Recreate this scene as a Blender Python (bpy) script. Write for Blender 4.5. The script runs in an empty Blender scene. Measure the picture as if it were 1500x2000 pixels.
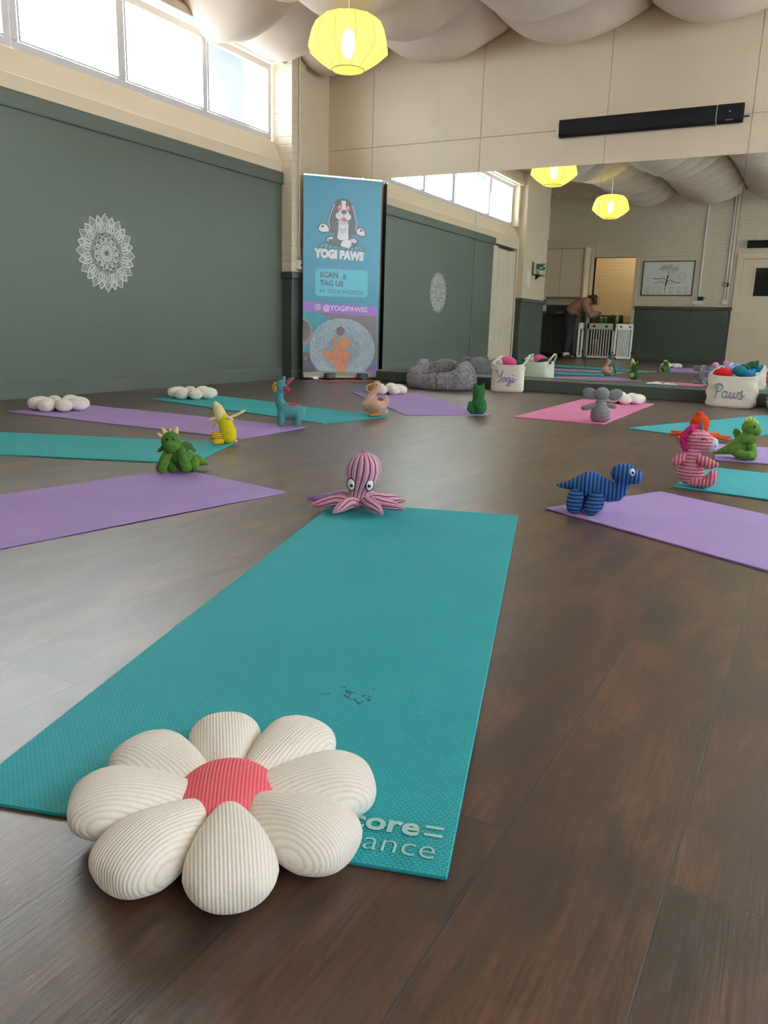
import bpy, math, random
from mathutils import Vector, Matrix, Euler
random.seed(4)
PI = math.pi
scene = bpy.context.scene
COL = scene.collection

# ------------------------------------------------------------------ room measures (metres, floor z = 0)
XL, YF, YB, XR = -5.057, 7.781, -2.592, 2.3      # window wall, mirror wall, back wall, right wall
XA = -5.88                                        # side wall of the kitchen alcove
ZC = 3.55                                         # ceiling
YS = -0.05                                        # end of the window wall, start of the alcove

# ------------------------------------------------------------------ camera
cam = bpy.data.cameras.new('camera'); co = bpy.data.objects.new('camera', cam); COL.objects.link(co)
Fv = Vector((-0.4609458104855259, 0.8569747599683488, -0.23048475128093093))
Rv = Vector((0.8771733654127772, 0.479353894922019, 0.028048715362959605))
Uv = Vector((-0.1345208043622399, 0.18924614712136387, 0.9726716038794672))
co.matrix_world = Matrix(((Rv.x, Uv.x, -Fv.x, 0), (Rv.y, Uv.y, -Fv.y, 0), (Rv.z, Uv.z, -Fv.z, 0.587), (0, 0, 0, 1)))
cam.sensor_fit = 'VERTICAL'; cam.sensor_height = 36; cam.sensor_width = 27
cam.lens = 1536.28 / 2000 * 36; cam.clip_start = 0.02; cam.clip_end = 200
scene.camera = co

# ------------------------------------------------------------------ view, world
vs = scene.view_settings
vs.view_transform = 'Standard'; vs.look = 'None'; vs.gamma = 1; vs.use_curve_mapping = False
vs.exposure = 1.97
scene.cycles.use_denoising = True
scene.cycles.max_bounces = 10; scene.cycles.diffuse_bounces = 6; scene.cycles.glossy_bounces = 5
scene.cycles.transmission_bounces = 6; scene.cycles.transparent_max_bounces = 12
scene.cycles.caustics_reflective = True; scene.cycles.caustics_refractive = False
scene.cycles.sample_clamp_indirect = 6
W_SKY = 10.0
LAMP_W = 74.0
w = bpy.data.worlds.new('overcast_sky'); scene.world = w; w.use_nodes = True
bg = w.node_tree.nodes['Background']; bg.inputs[0].default_value = (0.90, 0.95, 1.0, 1); bg.inputs[1].default_value = W_SKY

def portal(name, loc, rot, sx, sy):
    l = bpy.data.lights.new(name, 'AREA'); l.shape = 'RECTANGLE'; l.size = sx; l.size_y = sy
    l.cycles.is_portal = True
    o = bpy.data.objects.new(name, l); COL.objects.link(o); o.location = loc; o.rotation_euler = rot
    return o
portal('window_portal', (XL - .17, 5.5, 2.7), (0, -PI / 2, 0), .64, 2.96)
portal('window_portal', (XL - .17, 2.7, 2.7), (0, -PI / 2, 0), .64, 2.56)
portal('window_portal', (XR + .14, 4.8, 2.25), (0, PI / 2, 0), 1.5, 4.4)
portal('window_portal', (XR + .14, -0.4, 2.25), (0, PI / 2, 0), 1.5, 3.2)

# ------------------------------------------------------------------ materials
def lin(c):
    if isinstance(c, str): c = tuple(int(c[i:i + 2], 16) for i in (0, 2, 4))
    return tuple((x / 255 / 12.92) if x / 255 <= .04045 else ((x / 255 + .055) / 1.055) ** 2.4 for x in c) + (1,)
class NT:
    def __init__(s, name):
        s.m = bpy.data.materials.new(name); s.m.use_nodes = True; s.t = s.m.node_tree; s.b = s.t.nodes['Principled BSDF']
        s.out = s.t.nodes['Material Output']
    def n(s, typ, **k):
        x = s.t.nodes.new(typ)
        for a, v in k.items():
            if a.startswith('i_'): x.inputs[a[2:].replace('_', ' ')].default_value = v
            else: setattr(x, a, v)
        return x
    def l(s, a, b): s.t.links.new(a, b)
    def ramp(s, fac, stops):
        r = s.t.nodes.new('ShaderNodeValToRGB'); e = r.color_ramp.elements
        while len(e) < len(stops): e.new(.5)
        for q, (p, c) in zip(e, stops): q.position = p; q.color = c
        s.l(fac, r.inputs[0]); return r.outputs[0]
    def math(s, op, a, b=None, c=None):
        x = s.t.nodes.new('ShaderNodeMath'); x.operation = op
        for i, v in enumerate((a, b, c)):
            if v is None: continue
            if isinstance(v, (int, float)): x.inputs[i].default_value = v
            else: s.l(v, x.inputs[i])
        return x.outputs[0]
    def mix(s, fac, a, b, mode='MIX'):
        x = s.t.nodes.new('ShaderNodeMix'); x.data_type = 'RGBA'; x.blend_type = mode
        for i, v in ((0, fac), (6, a), (7, b)):
            if isinstance(v, (int, float)): x.inputs[i].default_value = v
            elif isinstance(v, tuple): x.inputs[i].default_value = v
            else: s.l(v, x.inputs[i])
        return x.outputs[2]
    def bump(s, h, strength, dist):
        x = s.t.nodes.new('ShaderNodeBump'); x.inputs['Strength'].default_value = strength; x.inputs['Distance'].default_value = dist
        s.l(h, x.inputs['Height']); s.l(x.outputs[0], s.b.inputs['Normal']); return x
_mats = {}
def mat(name, col, rough=.6, metal=0, noise=0, nscale=8, bump=0, bscale=60, sheen=0, spec=.5, emit=None, estr=0, coat=0):
    if name in _mats: return _mats[name]
    t = NT(name); b = t.b; c = lin(col)
    b.inputs['Base Color'].default_value = c; b.inputs['Roughness'].default_value = rough; b.inputs['Metallic'].default_value = metal
    b.inputs['Specular IOR Level'].default_value = spec; b.inputs['Coat Weight'].default_value = coat
    tc = t.n('ShaderNodeTexCoord')
    if noise:
        nz = t.n('ShaderNodeTexNoise'); nz.inputs['Scale'].default_value = nscale; nz.inputs['Detail'].default_value = 4; t.l(tc.outputs['Object'], nz.inputs['Vector'])
        d = tuple(x * (1 - noise) for x in c[:3]) + (1,); u = tuple(min(1, x * (1 + noise)) for x in c[:3]) + (1,)
        t.l(t.ramp(nz.outputs[0], [(.3, d), (.7, u)]), b.inputs['Base Color'])
    if bump:
        n2 = t.n('ShaderNodeTexNoise'); n2.inputs['Scale'].default_value = bscale; n2.inputs['Detail'].default_value = 3; t.l(tc.outputs['Object'], n2.inputs['Vector'])
        t.bump(n2.outputs[0], bump, .01)
    if sheen: b.inputs['Sheen Weight'].default_value = sheen; b.inputs['Sheen Roughness'].default_value = .4; b.inputs['Sheen Tint'].default_value = c
    if emit: b.inputs['Emission Color'].default_value = lin(emit); b.inputs['Emission Strength'].default_value = estr
    _mats[name] = t.m; return t.m

def cord(name, col, dark, period, axis='X', uv=False, depth=.004, sharp=(.25, .6), rot=None, wob=.0):
    """ribbed corduroy: stripes of pile with darker wales between them"""
    if name in _mats: return _mats[name]
    t = NT(name); b = t.b; b.inputs['Roughness'].default_value = .85; b.inputs['Specular IOR Level'].default_value = .25
    b.inputs['Sheen Weight'].default_value = .35; b.inputs['Sheen Tint'].default_value = lin(col); b.inputs['Sheen Roughness'].default_value = .5
    tc = t.n('ShaderNodeTexCoord'); src = tc.outputs['UV'] if uv else tc.outputs['Object']
    if rot: 
        mp = t.n('ShaderNodeMapping'); mp.inputs['Rotation'].default_value = rot; t.l(src, mp.inputs[0]); src = mp.outputs[0]
    wv = t.n('ShaderNodeTexWave'); wv.wave_type = 'BANDS'; wv.bands_direction = axis; wv.wave_profile = 'SIN'
    wv.inputs['Scale'].default_value = .31416 / period; wv.inputs['Distortion'].default_value = wob; wv.inputs['Detail Scale'].default_value = .6
    t.l(src, wv.inputs['Vector'])
    nz = t.n('ShaderNodeTexNoise'); nz.inputs['Scale'].default_value = 350; t.l(tc.outputs['Object'], nz.inputs['Vector'])
    cc = t.ramp(wv.outputs['Fac'], [(sharp[0], lin(dark)), (sharp[1], lin(col))])
    t.l(t.mix(.18, cc, t.ramp(nz.outputs[0], [(.3, (.55, .55, .55, 1)), (.7, (1, 1, 1, 1))]), 'MULTIPLY'), b.inputs['Base Color'])
    h = t.math('ADD', t.math('POWER', wv.outputs['Fac'], .6), t.math('MULTIPLY', nz.outputs[0], .25))
    t.bump(h, .8, depth); _mats[name] = t.m; return t.m

def plush(name, col, var=.25, sc=60):
    if name in _mats: return _mats[name]
    t = NT(name); b = t.b; c = lin(col); b.inputs['Roughness'].default_value = .9; b.inputs['Specular IOR Level'].default_value = .2
    b.inputs['Sheen Weight'].default_value = .5; b.inputs['Sheen Tint'].default_value = c; b.inputs['Sheen Roughness'].default_value = .45
    tc = t.n('ShaderNodeTexCoord'); nz = t.n('ShaderNodeTexNoise'); nz.inputs['Scale'].default_value = sc; nz.inputs['Detail'].default_value = 6
    t.l(tc.outputs['Object'], nz.inputs['Vector'])
    t.l(t.ramp(nz.outputs[0], [(.3, tuple(x * (1 - var) for x in c[:3]) + (1,)), (.7, tuple(min(1, x * (1 + var)) for x in c[:3]) + (1,))]), b.inputs['Base Color'])
    n2 = t.n('ShaderNodeTexNoise'); n2.inputs['Scale'].default_value = 500; n2.inputs['Detail'].default_value = 2; t.l(tc.outputs['Object'], n2.inputs['Vector'])
    t.bump(n2.outputs[0], .5, .003); _mats[name] = t.m; return t.m

def paint_brick(name, col):
    t = NT(name); b = t.b; b.inputs['Roughness'].default_value = .45
    tc = t.n('ShaderNodeTexCoord'); 
    sx = t.n('ShaderNodeSeparateXYZ'); t.l(tc.outputs['Object'], sx.inputs[0])
    cx = t.n('ShaderNodeCombineXYZ'); t.l(t.math('ADD', sx.outputs[0], sx.outputs[1]), cx.inputs[0]); t.l(sx.outputs[2], cx.inputs[1])
    br = t.n('ShaderNodeTexBrick'); t.l(cx.outputs[0], br.inputs['Vector'])
    br.inputs['Scale'].default_value = 1; br.inputs['Brick Width'].default_value = .225; br.inputs['Row Height'].default_value = .075; br.inputs['Mortar Size'].default_value = .006; br.inputs['Mortar Smooth'].default_value = .8
    nz = t.n('ShaderNodeTexNoise'); nz.inputs['Scale'].default_value = 14; nz.inputs['Detail'].default_value = 6; t.l(tc.outputs['Object'], nz.inputs['Vector'])
    c = lin(col)
    t.l(t.ramp(nz.outputs[0], [(.3, tuple(x * .95 for x in c[:3]) + (1,)), (.7, c)]), b.inputs['Base Color'])
    h = t.math('ADD', t.math('MULTIPLY', br.outputs['Fac'], -.7), t.math('MULTIPLY', nz.outputs[0], .5))
    t.bump(h, .55, .008); return t.m

def wood_floor():
    t = NT('dark_wood_planks'); b = t.b
    tc = t.n('ShaderNodeTexCoord'); sx = t.n('ShaderNodeSeparateXYZ'); t.l(tc.outputs['Object'], sx.inputs[0])
    cx = t.n('ShaderNodeCombineXYZ')
    # boards run along y, 186 mm wide, 1.41 m long
    t.l(t.math('ADD', sx.outputs[1], -.81 + 1.41 * 10), cx.inputs[0]); t.l(t.math('ADD', sx.outputs[0], .07 + .186 * 41), cx.inputs[1])
    br = t.n('ShaderNodeTexBrick'); br.offset = .5; br.offset_frequency = 2
    t.l(cx.outputs[0], br.inputs['Vector']); br.inputs['Scale'].default_value = 1
    br.inputs['Brick Width'].default_value = 1.41; br.inputs['Row Height'].default_value = .186; br.inputs['Mortar Size'].default_value = .0016; br.inputs['Mortar Smooth'].default_value = .1
    br.inputs['Color1'].default_value = (0, 0, 0, 1); br.inputs['Color2'].default_value = (1, 1, 1, 1); br.inputs['Mortar'].default_value = (.5, .5, .5, 1)
    rnd = t.n('ShaderNodeSeparateColor'); t.l(br.outputs['Color'], rnd.inputs[0]); r = rnd.outputs[0]
    # grain: stretched noise, shifted on every board
    g = t.n('ShaderNodeCombineXYZ'); t.l(t.math('MULTIPLY', sx.outputs[0], 9.0), g.inputs[0]); t.l(t.math('MULTIPLY', sx.outputs[1], 1.0), g.inputs[1]); t.l(t.math('MULTIPLY', r, 37.0), g.inputs[2])
    n1 = t.n('ShaderNodeTexNoise'); n1.inputs['Scale'].default_value = 2.2; n1.inputs['Detail'].default_value = 6; n1.inputs['Distortion'].default_value = .9; t.l(g.outputs[0], n1.inputs['Vector'])
    # cathedral rings
    wv = t.n('ShaderNodeMath', operation='SINE'); t.l(t.math('MULTIPLY', n1.outputs[0], 95.0), wv.inputs[0])
    ring = t.math('MULTIPLY', t.math('ADD', wv.outputs[0], 1.0), .5)
    g2 = t.n('ShaderNodeCombineXYZ'); t.l(t.math('MULTIPLY', sx.outputs[0], 110.0), g2.inputs[0]); t.l(t.math('MULTIPLY', sx.outputs[1], 5.0), g2.inputs[1]); t.l(t.math('MULTIPLY', r, 21.0), g2.inputs[2])
    n2 = t.n('ShaderNodeTexNoise'); n2.inputs['Scale'].default_value = 1.6; n2.inputs['Detail'].default_value = 5; t.l(g2.outputs[0], n2.inputs['Vector'])
    g3 = t.n('ShaderNodeCombineXYZ'); t.l(t.math('MULTIPLY', sx.outputs[0], 5.0), g3.inputs[0]); t.l(t.math('MULTIPLY', sx.outputs[1], 1.6), g3.inputs[1]); t.l(t.math('MULTIPLY', r, 11.0), g3.inputs[2])
    n3 = t.n('ShaderNodeTexNoise'); n3.inputs['Scale'].default_value = 2.0; n3.inputs['Detail'].default_value = 4; n3.inputs['Distortion'].default_value = .6; t.l(g3.outputs[0], n3.inputs['Vector'])
    base = t.ramp(n3.outputs[0], [(.28, lin('22140e')), (.48, lin('3c251a')), (.62, lin('583a28')), (.8, lin('482f22'))])
    fine = t.ramp(n2.outputs[0], [(.3, (.34, .32, .31, 1)), (.6, (1.1, 1.06, 1.03, 1))])
    c = t.mix(.75, base, fine, 'MULTIPLY')
    c = t.mix(.6, c, t.ramp(ring, [(0, (.36, .32, .30, 1)), (.22, (1, 1, 1, 1))]), 'MULTIPLY')
    c = t.mix(.5, c, t.ramp(r, [(0, (.72, .74, .78, 1)), (1, (1.2, 1.14, 1.06, 1))]), 'MULTIPLY')
    c = t.mix(br.outputs['Fac'], c, lin('120c0a'))
    t.l(c, b.inputs['Base Color'])
    t.l(t.math('ADD', t.math('MULTIPLY', n2.outputs[0], .16), .34), b.inputs['Roughness'])
    b.inputs['Specular IOR Level'].default_value = .85; b.inputs['Coat Weight'].default_value = .22; b.inputs['Coat Roughness'].default_value = .3
    h = t.math('ADD', t.math('MULTIPLY', n2.outputs[0], .8), t.math('MULTIPLY', ring, .10))
    h = t.math('ADD', h, t.math('MULTIPLY', br.outputs['Fac'], -2.5))
    t.bump(h, .28, .0020); return t.m

def yoga(name, col, pits=False, cell=.0058):
    t = NT(name); b = t.b; c = lin(col); b.inputs['Roughness'].default_value = .62; b.inputs['Specular IOR Level'].default_value = .35
    tc = t.n('ShaderNodeTexCoord')
    br = t.n('ShaderNodeTexBrick'); t.l(tc.outputs['Object'], br.inputs['Vector']); br.offset = .5
    br.inputs['Scale'].default_value = 1; br.inputs['Brick Width'].default_value = cell * 1.25; br.inputs['Row Height'].default_value = cell * .8
    br.inputs['Mortar Size'].default_value = cell * .16; br.inputs['Mortar Smooth'].default_value = 1.0
    nz = t.n('ShaderNodeTexNoise'); nz.inputs['Scale'].default_value = 3; nz.inputs['Detail'].default_value = 5; t.l(tc.outputs['Object'], nz.inputs['Vector'])
    base = t.ramp(nz.outputs[0], [(.3, tuple(x * .93 for x in c[:3]) + (1,)), (.7, tuple(min(1, x * 1.05) for x in c[:3]) + (1,))])
    base = t.mix(t.math('MULTIPLY', br.outputs['Fac'], .55), base, tuple(x * .45 for x in c[:3]) + (1,))
    h = t.math('MULTIPLY', br.outputs['Fac'], -1.0)
    if pits:
        n2 = t.n('ShaderNodeTexNoise'); n2.inputs['Scale'].default_value = 75; n2.inputs['Detail'].default_value = 3; t.l(tc.outputs['Object'], n2.inputs['Vector'])
        mp = t.n('ShaderNodeVectorMath', operation='DISTANCE'); t.l(tc.outputs['Object'], mp.inputs[0]); mp.inputs[1].default_value = pits
        fall = t.math('SUBTRACT', .085, t.math('MULTIPLY', mp.outputs['Value'], 2.2))
        p = t.ramp(t.math('ADD', n2.outputs[0], t.math('MULTIPLY', fall, 1.6)), [(.63, (0, 0, 0, 1)), (.66, (1, 1, 1, 1))])
        near = t.math('LESS_THAN', mp.outputs['Value'], .075)
        p2 = t.n('ShaderNodeSeparateColor'); t.l(p, p2.inputs[0]); pv = t.math('MULTIPLY', p2.outputs[0], near)
        base = t.mix(pv, base, lin('11717c')); h = t.math('ADD', h, t.math('MULTIPLY', pv, -3.0))
    t.l(base, b.inputs['Base Color']); t.bump(h, .8, .0012); return t.m

M = {}
M['floor'] = wood_floor()
M['cream'] = mat('cream_wall_paint', 'dccbb2', .55, noise=.03, nscale=2, bump=.06, bscale=90)
M['brick'] = paint_brick('cream_painted_brick', 'dacdb7')
M['green'] = mat('dark_green_wall_paint', '515a50', .5, noise=.04, nscale=1.5, bump=.05, bscale=120)
M['green2'] = mat('dark_green_dado_paint', '404941', .45, noise=.04, nscale=1.5, bump=.05, bscale=120)
M['black'] = mat('matt_black', '0c0b0b', .45)
M['white'] = mat('white_gloss_paint', 'd6d4d8', .4)
M['ceil'] = mat('ceiling_plaster', 'ded5c6', .8)
M['white_plastic'] = mat('white_plastic', 'e6e4df', .35)
M['mirror'] = mat('mirror_silver', 'e4eae6', 0.0, metal=1)
M['chrome'] = mat('brushed_aluminium', 'd0d2d2', .28, metal=.85)
M['worktop'] = mat('black_worktop', '161817', .3)
M['eye_white'] = mat('eye_white', 'f2f2f0', .4)
M['eye_black'] = mat('eye_black', '060608', .25)

# ------------------------------------------------------------------ mesh helpers
class MB:
    def __init__(s): s.v = []; s.f = []; s.uv = []; s.mi = []
    def add(s, vs, fs, uvs=None, mi=0):
        o = len(s.v); s.v += [tuple(x) for x in vs]
        for k, f in enumerate(fs):
            s.f.append(tuple(i + o for i in f)); s.uv.append(uvs[k] if uvs else [(0, 0)] * len(f)); s.mi.append(mi)
        return s
    def box(s, x0, x1, y0, y1, z0, z1, mi=0):
        vs = [(x, y, z) for z in (z0, z1) for y in (y0, y1) for x in (x0, x1)]
        return s.add(vs, [(0, 2, 3, 1), (4, 5, 7, 6), (0, 1, 5, 4), (1, 3, 7, 5), (3, 2, 6, 7), (2, 0, 4, 6)], mi=mi)
    def prism(s, pts, axis, a, b, mi=0):
        """polygon pts (2D) extruded along axis from a to b"""
        def mk(p, t):
            return {'x': (t, p[0], p[1]), 'y': (p[0], t, p[1]), 'z': (p[0], p[1], t)}[axis]
        n = len(pts); vs = [mk(p, a) for p in pts] + [mk(p, b) for p in pts]
        fs = [tuple(range(n))[::-1], tuple(range(n, 2 * n))] + [(i, (i + 1) % n, n + (i + 1) % n, n + i) for i in range(n)]
        return s.add(vs, fs, mi=mi)
    def loft(s, path, radii, seg=18, caps=True, flat=None, up=None, mi=0):
        P = [Vector(p) for p in path]; n = len(P)
        R = [(r, r) if isinstance(r, (int, float)) else r for r in radii]
        T = []
        for i in range(n):
            d = (P[min(i + 1, n - 1)] - P[max(i - 1, 0)]); T.append(d.normalized() if d.length else Vector((0, 0, 1)))
        u0 = Vector(up) if up else (Vector((0, 0, 1)) if abs(T[0].z) < .9 else Vector((0, 1, 0)))
        rings = []
        def ring(c, t, a, b):
            nonlocal u0
            x = u0.cross(t); 
            if x.length < 1e-6: x = Vector((1, 0, 0)).cross(t)
            x.normalize(); y = t.cross(x).normalized(); u0 = y
            return [c + x * math.cos(2 * PI * k / seg) * a + y * math.sin(2 * PI * k / seg) * b for k in range(seg)]
        if caps:
            for k in (1, 2, 3):
                an = PI / 2 * (1 - k / 4); rr = math.cos(an)
                rings.append(ring(P[0] - T[0] * min(R[0]) * math.sin(an), T[0], R[0][0] * rr, R[0][1] * rr))
        for i in range(n): rings.append(ring(P[i], T[i], *R[i]))
        if caps:
            for k in (3, 2, 1):
                an = PI / 2 * (1 - k / 4); rr = math.cos(an)
                rings.append(ring(P[-1] + T[-1] * min(R[-1]) * math.sin(an), T[-1], R[-1][0] * rr, R[-1][1] * rr))
        vs = [v for r in rings for v in r]; fs = []; uv = []
        m = len(rings)
        for j in range(m - 1):
            for k in range(seg):
                k2 = (k + 1) % seg
                fs.append((j * seg + k, j * seg + k2, (j + 1) * seg + k2, (j + 1) * seg + k))
                uv.append([(k / seg, j / m), ((k + 1) / seg, j / m), ((k + 1) / seg, (j + 1) / m), (k / seg, (j + 1) / m)])
        fs.append(tuple(range(seg))[::-1]); uv.append([(0, 0)] * seg)
        fs.append(tuple(range((m - 1) * seg, m * seg))); uv.append([(0, 1)] * seg)
        return s.add(vs, fs, uv, mi=mi)
    def ell(s, c, r, rot=(0, 0, 0), seg=24, rg=14, mi=0):
        if isinstance(r, (int, float)): r = (r, r, r)
        E = Euler(rot).to_matrix(); c = Vector(c); vs = []; fs = []; uv = []
        for j in range(1, rg):
            th = PI * j / rg
            for k in range(seg):
                ph = 2 * PI * k / seg
                vs.append(c + E @ Vector((r[0] * math.sin(th) * math.cos(ph), r[1] * math.sin(th) * math.sin(ph), r[2] * math.cos(th))))
        top = len(vs); vs.append(c + E @ Vector((0, 0, r[2]))); bot = len(vs); vs.append(c - E @ Vector((0, 0, r[2])))
        for j in range(rg - 2):
            for k in range(seg):
                k2 = (k + 1) % seg; fs.append((j * seg + k, (j + 1) * seg + k, (j + 1) * seg + k2, j * seg + k2))
                uv.append([(k / seg, j / rg), (k / seg, (j + 1) / rg), ((k + 1) / seg, (j + 1) / rg), ((k + 1) / seg, j / rg)])
        for k in range(seg):
            k2 = (k + 1) % seg; fs.append((top, k, k2)); uv.append([(k / seg, 0)] * 3)
            o = (rg - 2) * seg; fs.append((bot, o + k2, o + k)); uv.append([(k / seg, 1)] * 3)
        return s.add(vs, fs, uv, mi=mi)
    def lathe(s, prof, c=(0, 0, 0), seg=32, axis='z', mi=0):
        vs = []; fs = []; n = len(prof)
        for r, z in prof:
            for k in range(seg):
                a = 2 * PI * k / seg
                p = (r * math.cos(a), r * math.sin(a), z) if axis == 'z' else ((r * math.cos(a), z, r * math.sin(a)) if axis == 'y' else (z, r * math.cos(a), r * math.sin(a)))
                vs.append((p[0] + c[0], p[1] + c[1], p[2] + c[2]))
        for j in range(n - 1):
            for k in range(seg): fs.append((j * seg + k, j * seg + (k + 1) % seg, (j + 1) * seg + (k + 1) % seg, (j + 1) * seg + k))
        fs.append(tuple(range(seg))[::-1]); fs.append(tuple(range((n - 1) * seg, n * seg)))
        return s.add(vs, fs, mi=mi)
    def build(s, name, material, parent=None, smooth=False, bevel=0, bseg=2, sub=0):
        me = bpy.data.meshes.new(name); me.from_pydata(s.v, [], s.f)
        uvl = me.uv_layers.new(name='UVMap'); fl = [c for f in s.uv for c in f]
        for i, c in enumerate(fl): uvl.data[i].uv = c
        mats = material if isinstance(material, (list, tuple)) else [material]
        for m_ in mats: me.materials.append(m_)
        for i, p in enumerate(me.polygons): p.material_index = s.mi[i]; p.use_smooth = smooth
        me.update()
        o = bpy.data.objects.new(name, me); COL.objects.link(o)
        if parent: o.parent = parent
        if bevel:
            b = o.modifiers.new('bevel', 'BEVEL'); b.width = bevel; b.segments = bseg; b.limit_method = 'ANGLE'; b.angle_limit = .6
        if sub:
            b = o.modifiers.new('sub', 'SUBSURF'); b.levels = sub; b.render_levels = sub
        return o
    def blob(s, name, material, parent=None, voxel=.004, it=6):
        """union of the shapes, smoothed into one continuous skin"""
        t = s.build('t', M['white']); r = t.modifiers.new('r', 'REMESH'); r.mode = 'VOXEL'; r.voxel_size = voxel
        k = t.modifiers.new('s', 'SMOOTH'); k.factor = .6; k.iterations = it
        dg = bpy.context.evaluated_depsgraph_get(); dg.update()
        me = bpy.data.meshes.new_from_object(t.evaluated_get(dg)); me.name = name
        bpy.data.objects.remove(t)
        me.materials.clear(); me.materials.append(material)
        for p in me.polygons: p.use_smooth = True; p.material_index = 0
        o = bpy.data.objects.new(name, me); COL.objects.link(o)
        if parent: o.parent = parent
        return o

def tag(o, label=None, cat=None, group=None, kind=None):
    if label: o['label'] = label
    if cat: o['category'] = cat
    if group: o['group'] = group
    if kind: o['kind'] = kind
    return o
def thing(name, label, cat, loc=(0, 0, 0), rz=0, group=None):
    o = bpy.data.objects.new(name, None); COL.objects.link(o); o.empty_display_size = .1
    o.location = loc; o.rotation_euler = (0, 0, rz); return tag(o, label, cat, group)
def struct(o): o['kind'] = 'structure'; return o
def children(o): return [c for c in COL.objects if c.parent == o]
def copy_tree(o, parent=None):
    c = o.copy(); COL.objects.link(c)
    if parent: c.parent = parent
    for ch in children(o): copy_tree(ch, c)
    return c
def smooth_path(pts, n=6):
    P = [Vector(p) for p in pts]; out = []
    for i in range(len(P) - 1):
        a, b, c, d = P[max(i - 1, 0)], P[i], P[i + 1], P[min(i + 2, len(P) - 1)]
        for k in range(n):
            t = k / n
            out.append(.5 * ((2 * b) + (-a + c) * t + (2 * a - 5 * b + 4 * c - d) * t * t + (-a + 3 * b - 3 * c + d) * t ** 3))
    out.append(P[-1]); return out
def ribbon(mb, pts, wd, to3, closed=False, mi=0):
    """flat line of width wd through 2D pts, placed by to3"""
    n = len(pts); L = []; Rr = []
    for i in range(n):
        a = pts[(i - 1) % n] if closed or i else pts[i]; b = pts[(i + 1) % n] if closed or i < n - 1 else pts[i]
        dx, dy = b[0] - a[0], b[1] - a[1]; q = math.hypot(dx, dy) or 1; nx, ny = -dy / q * wd / 2, dx / q * wd / 2
        L.append(to3(pts[i][0] + nx, pts[i][1] + ny)); Rr.append(to3(pts[i][0] - nx, pts[i][1] - ny))
    fs = [(i, (i + 1) % n, n + (i + 1) % n, n + i) for i in range(n if closed else n - 1)]
    mb.add(L + Rr, fs, mi=mi)
def text_mesh(name, body, size, material, parent, mtx, bold=0, extrude=.0003, align='LEFT', spacing=1.0):
    cu = bpy.data.curves.new(name, 'FONT'); cu.body = body; cu.size = size; cu.offset = bold; cu.extrude = extrude; cu.align_x = align; cu.space_character = spacing; cu.resolution_u = 3
    t = bpy.data.objects.new('t', cu); COL.objects.link(t)
    dg = bpy.context.evaluated_depsgraph_get(); dg.update()
    me = bpy.data.meshes.new_from_object(t.evaluated_get(dg)); me.name = name
    bpy.data.objects.remove(t); me.transform(mtx)
    me.materials.clear(); me.materials.append(material)
    o = bpy.data.objects.new(name, me); COL.objects.link(o); o.parent = parent
    return o

# ================================================================== THE ROOM
struct(MB().box(XA - .3, XR + .3, YB - 2.4, YF + .2, -.1, 0).build('floor', M['floor']))
struct(MB().box(XA - .5, XR + .3, YB - 2.4, YF + .3, ZC, ZC + .1).build('ceiling', M['ceil']))

# --- left (window) wall: panel, cream band, sloping sill, lintel, curtain recess
m = MB()
m.box(XL - .25, XL, 2.53, 7.0, 0, 2.07, 0)                       # green boarded panel
m.prism([(XL - .25, 2.07), (XL + .004, 2.07), (XL + .004, 2.17), (XL - .01, 2.18), (XL - .10, 2.365), (XL - .25, 2.375)], 'y', 1.28, 7.0, 1)
m.box(XL - .25, XL, 1.28, 1.36, 0, 2.07, 1); m.box(XL - .25, XL, 1.36, 2.53, 1.99, 2.07, 1)
m.box(XL - .25, XL - .22, 1.36, 2.53, 0, 2.0, 1)
m.box(XL - .25, XL + .002, 1.0, 7.0, 3.09, ZC, 1)
m.box(XL - .25, XL - .001, 1.28, 1.42, 2.376, 3.089, 1)
struct(m.build('wall_left', [M['green'], M['cream']]))
struct(MB().prism([(XL, 1.955), (XL + .022, 1.955), (XL + .026, 1.965), (XL + .026, 2.055), (XL + .018, 2.07), (XL, 2.07)], 'y', 2.5, 6.995).build('trim_1', M['green']))
struct(MB().prism([(XL, 3.06), (XL + .05, 3.06), (XL + .05, 3.12), (XL + .03, 3.15), (XL, 3.15)], 'y', 1.3, 7.02).build('trim_2', M['cream']))
m = MB(); m.prism([(XL - .0, 0), (XL + .02, 0), (XL + .02, .10), (XL + .008, .125), (XL, .125)], 'y', 2.53, 7.0)
struct(m.build('baseboard_left', M['green']))

# --- pilaster beside the banner, with dado
m = MB(); m.box(XL - .4, -4.93, 7.0, 7.24, 1.07, ZC, 0); m.box(XL - .4, -4.995, 7.24, YF + .1, 1.07, ZC, 1)
struct(m.build('wall_corner', [M['brick'], M['cream']], bevel=.006))
m = MB(); m.box(XL - .4, -4.93, 7.0, 7.24, 0, 1.07); m.box(XL - .4, -4.995, 7.24, YF + .1, 0, 1.07)
struct(m.build('trim_3', M['green2'], bevel=.006))
m = MB(); m.box(XL, -4.905, 6.975, 7.265, 1.035, 1.105); m.box(XL, -4.97, 7.265, 7.76, 1.035, 1.105)
struct(m.build('trim_4', M['green2'], bevel=.012))
m = MB(); m.box(XL, -4.91, 6.98, 7.26, 0, .115); m.box(XL, -4.975, 7.26, 7.76, 0, .115)
struct(m.build('baseboard_corner', M['green2'], bevel=.008))

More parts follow.
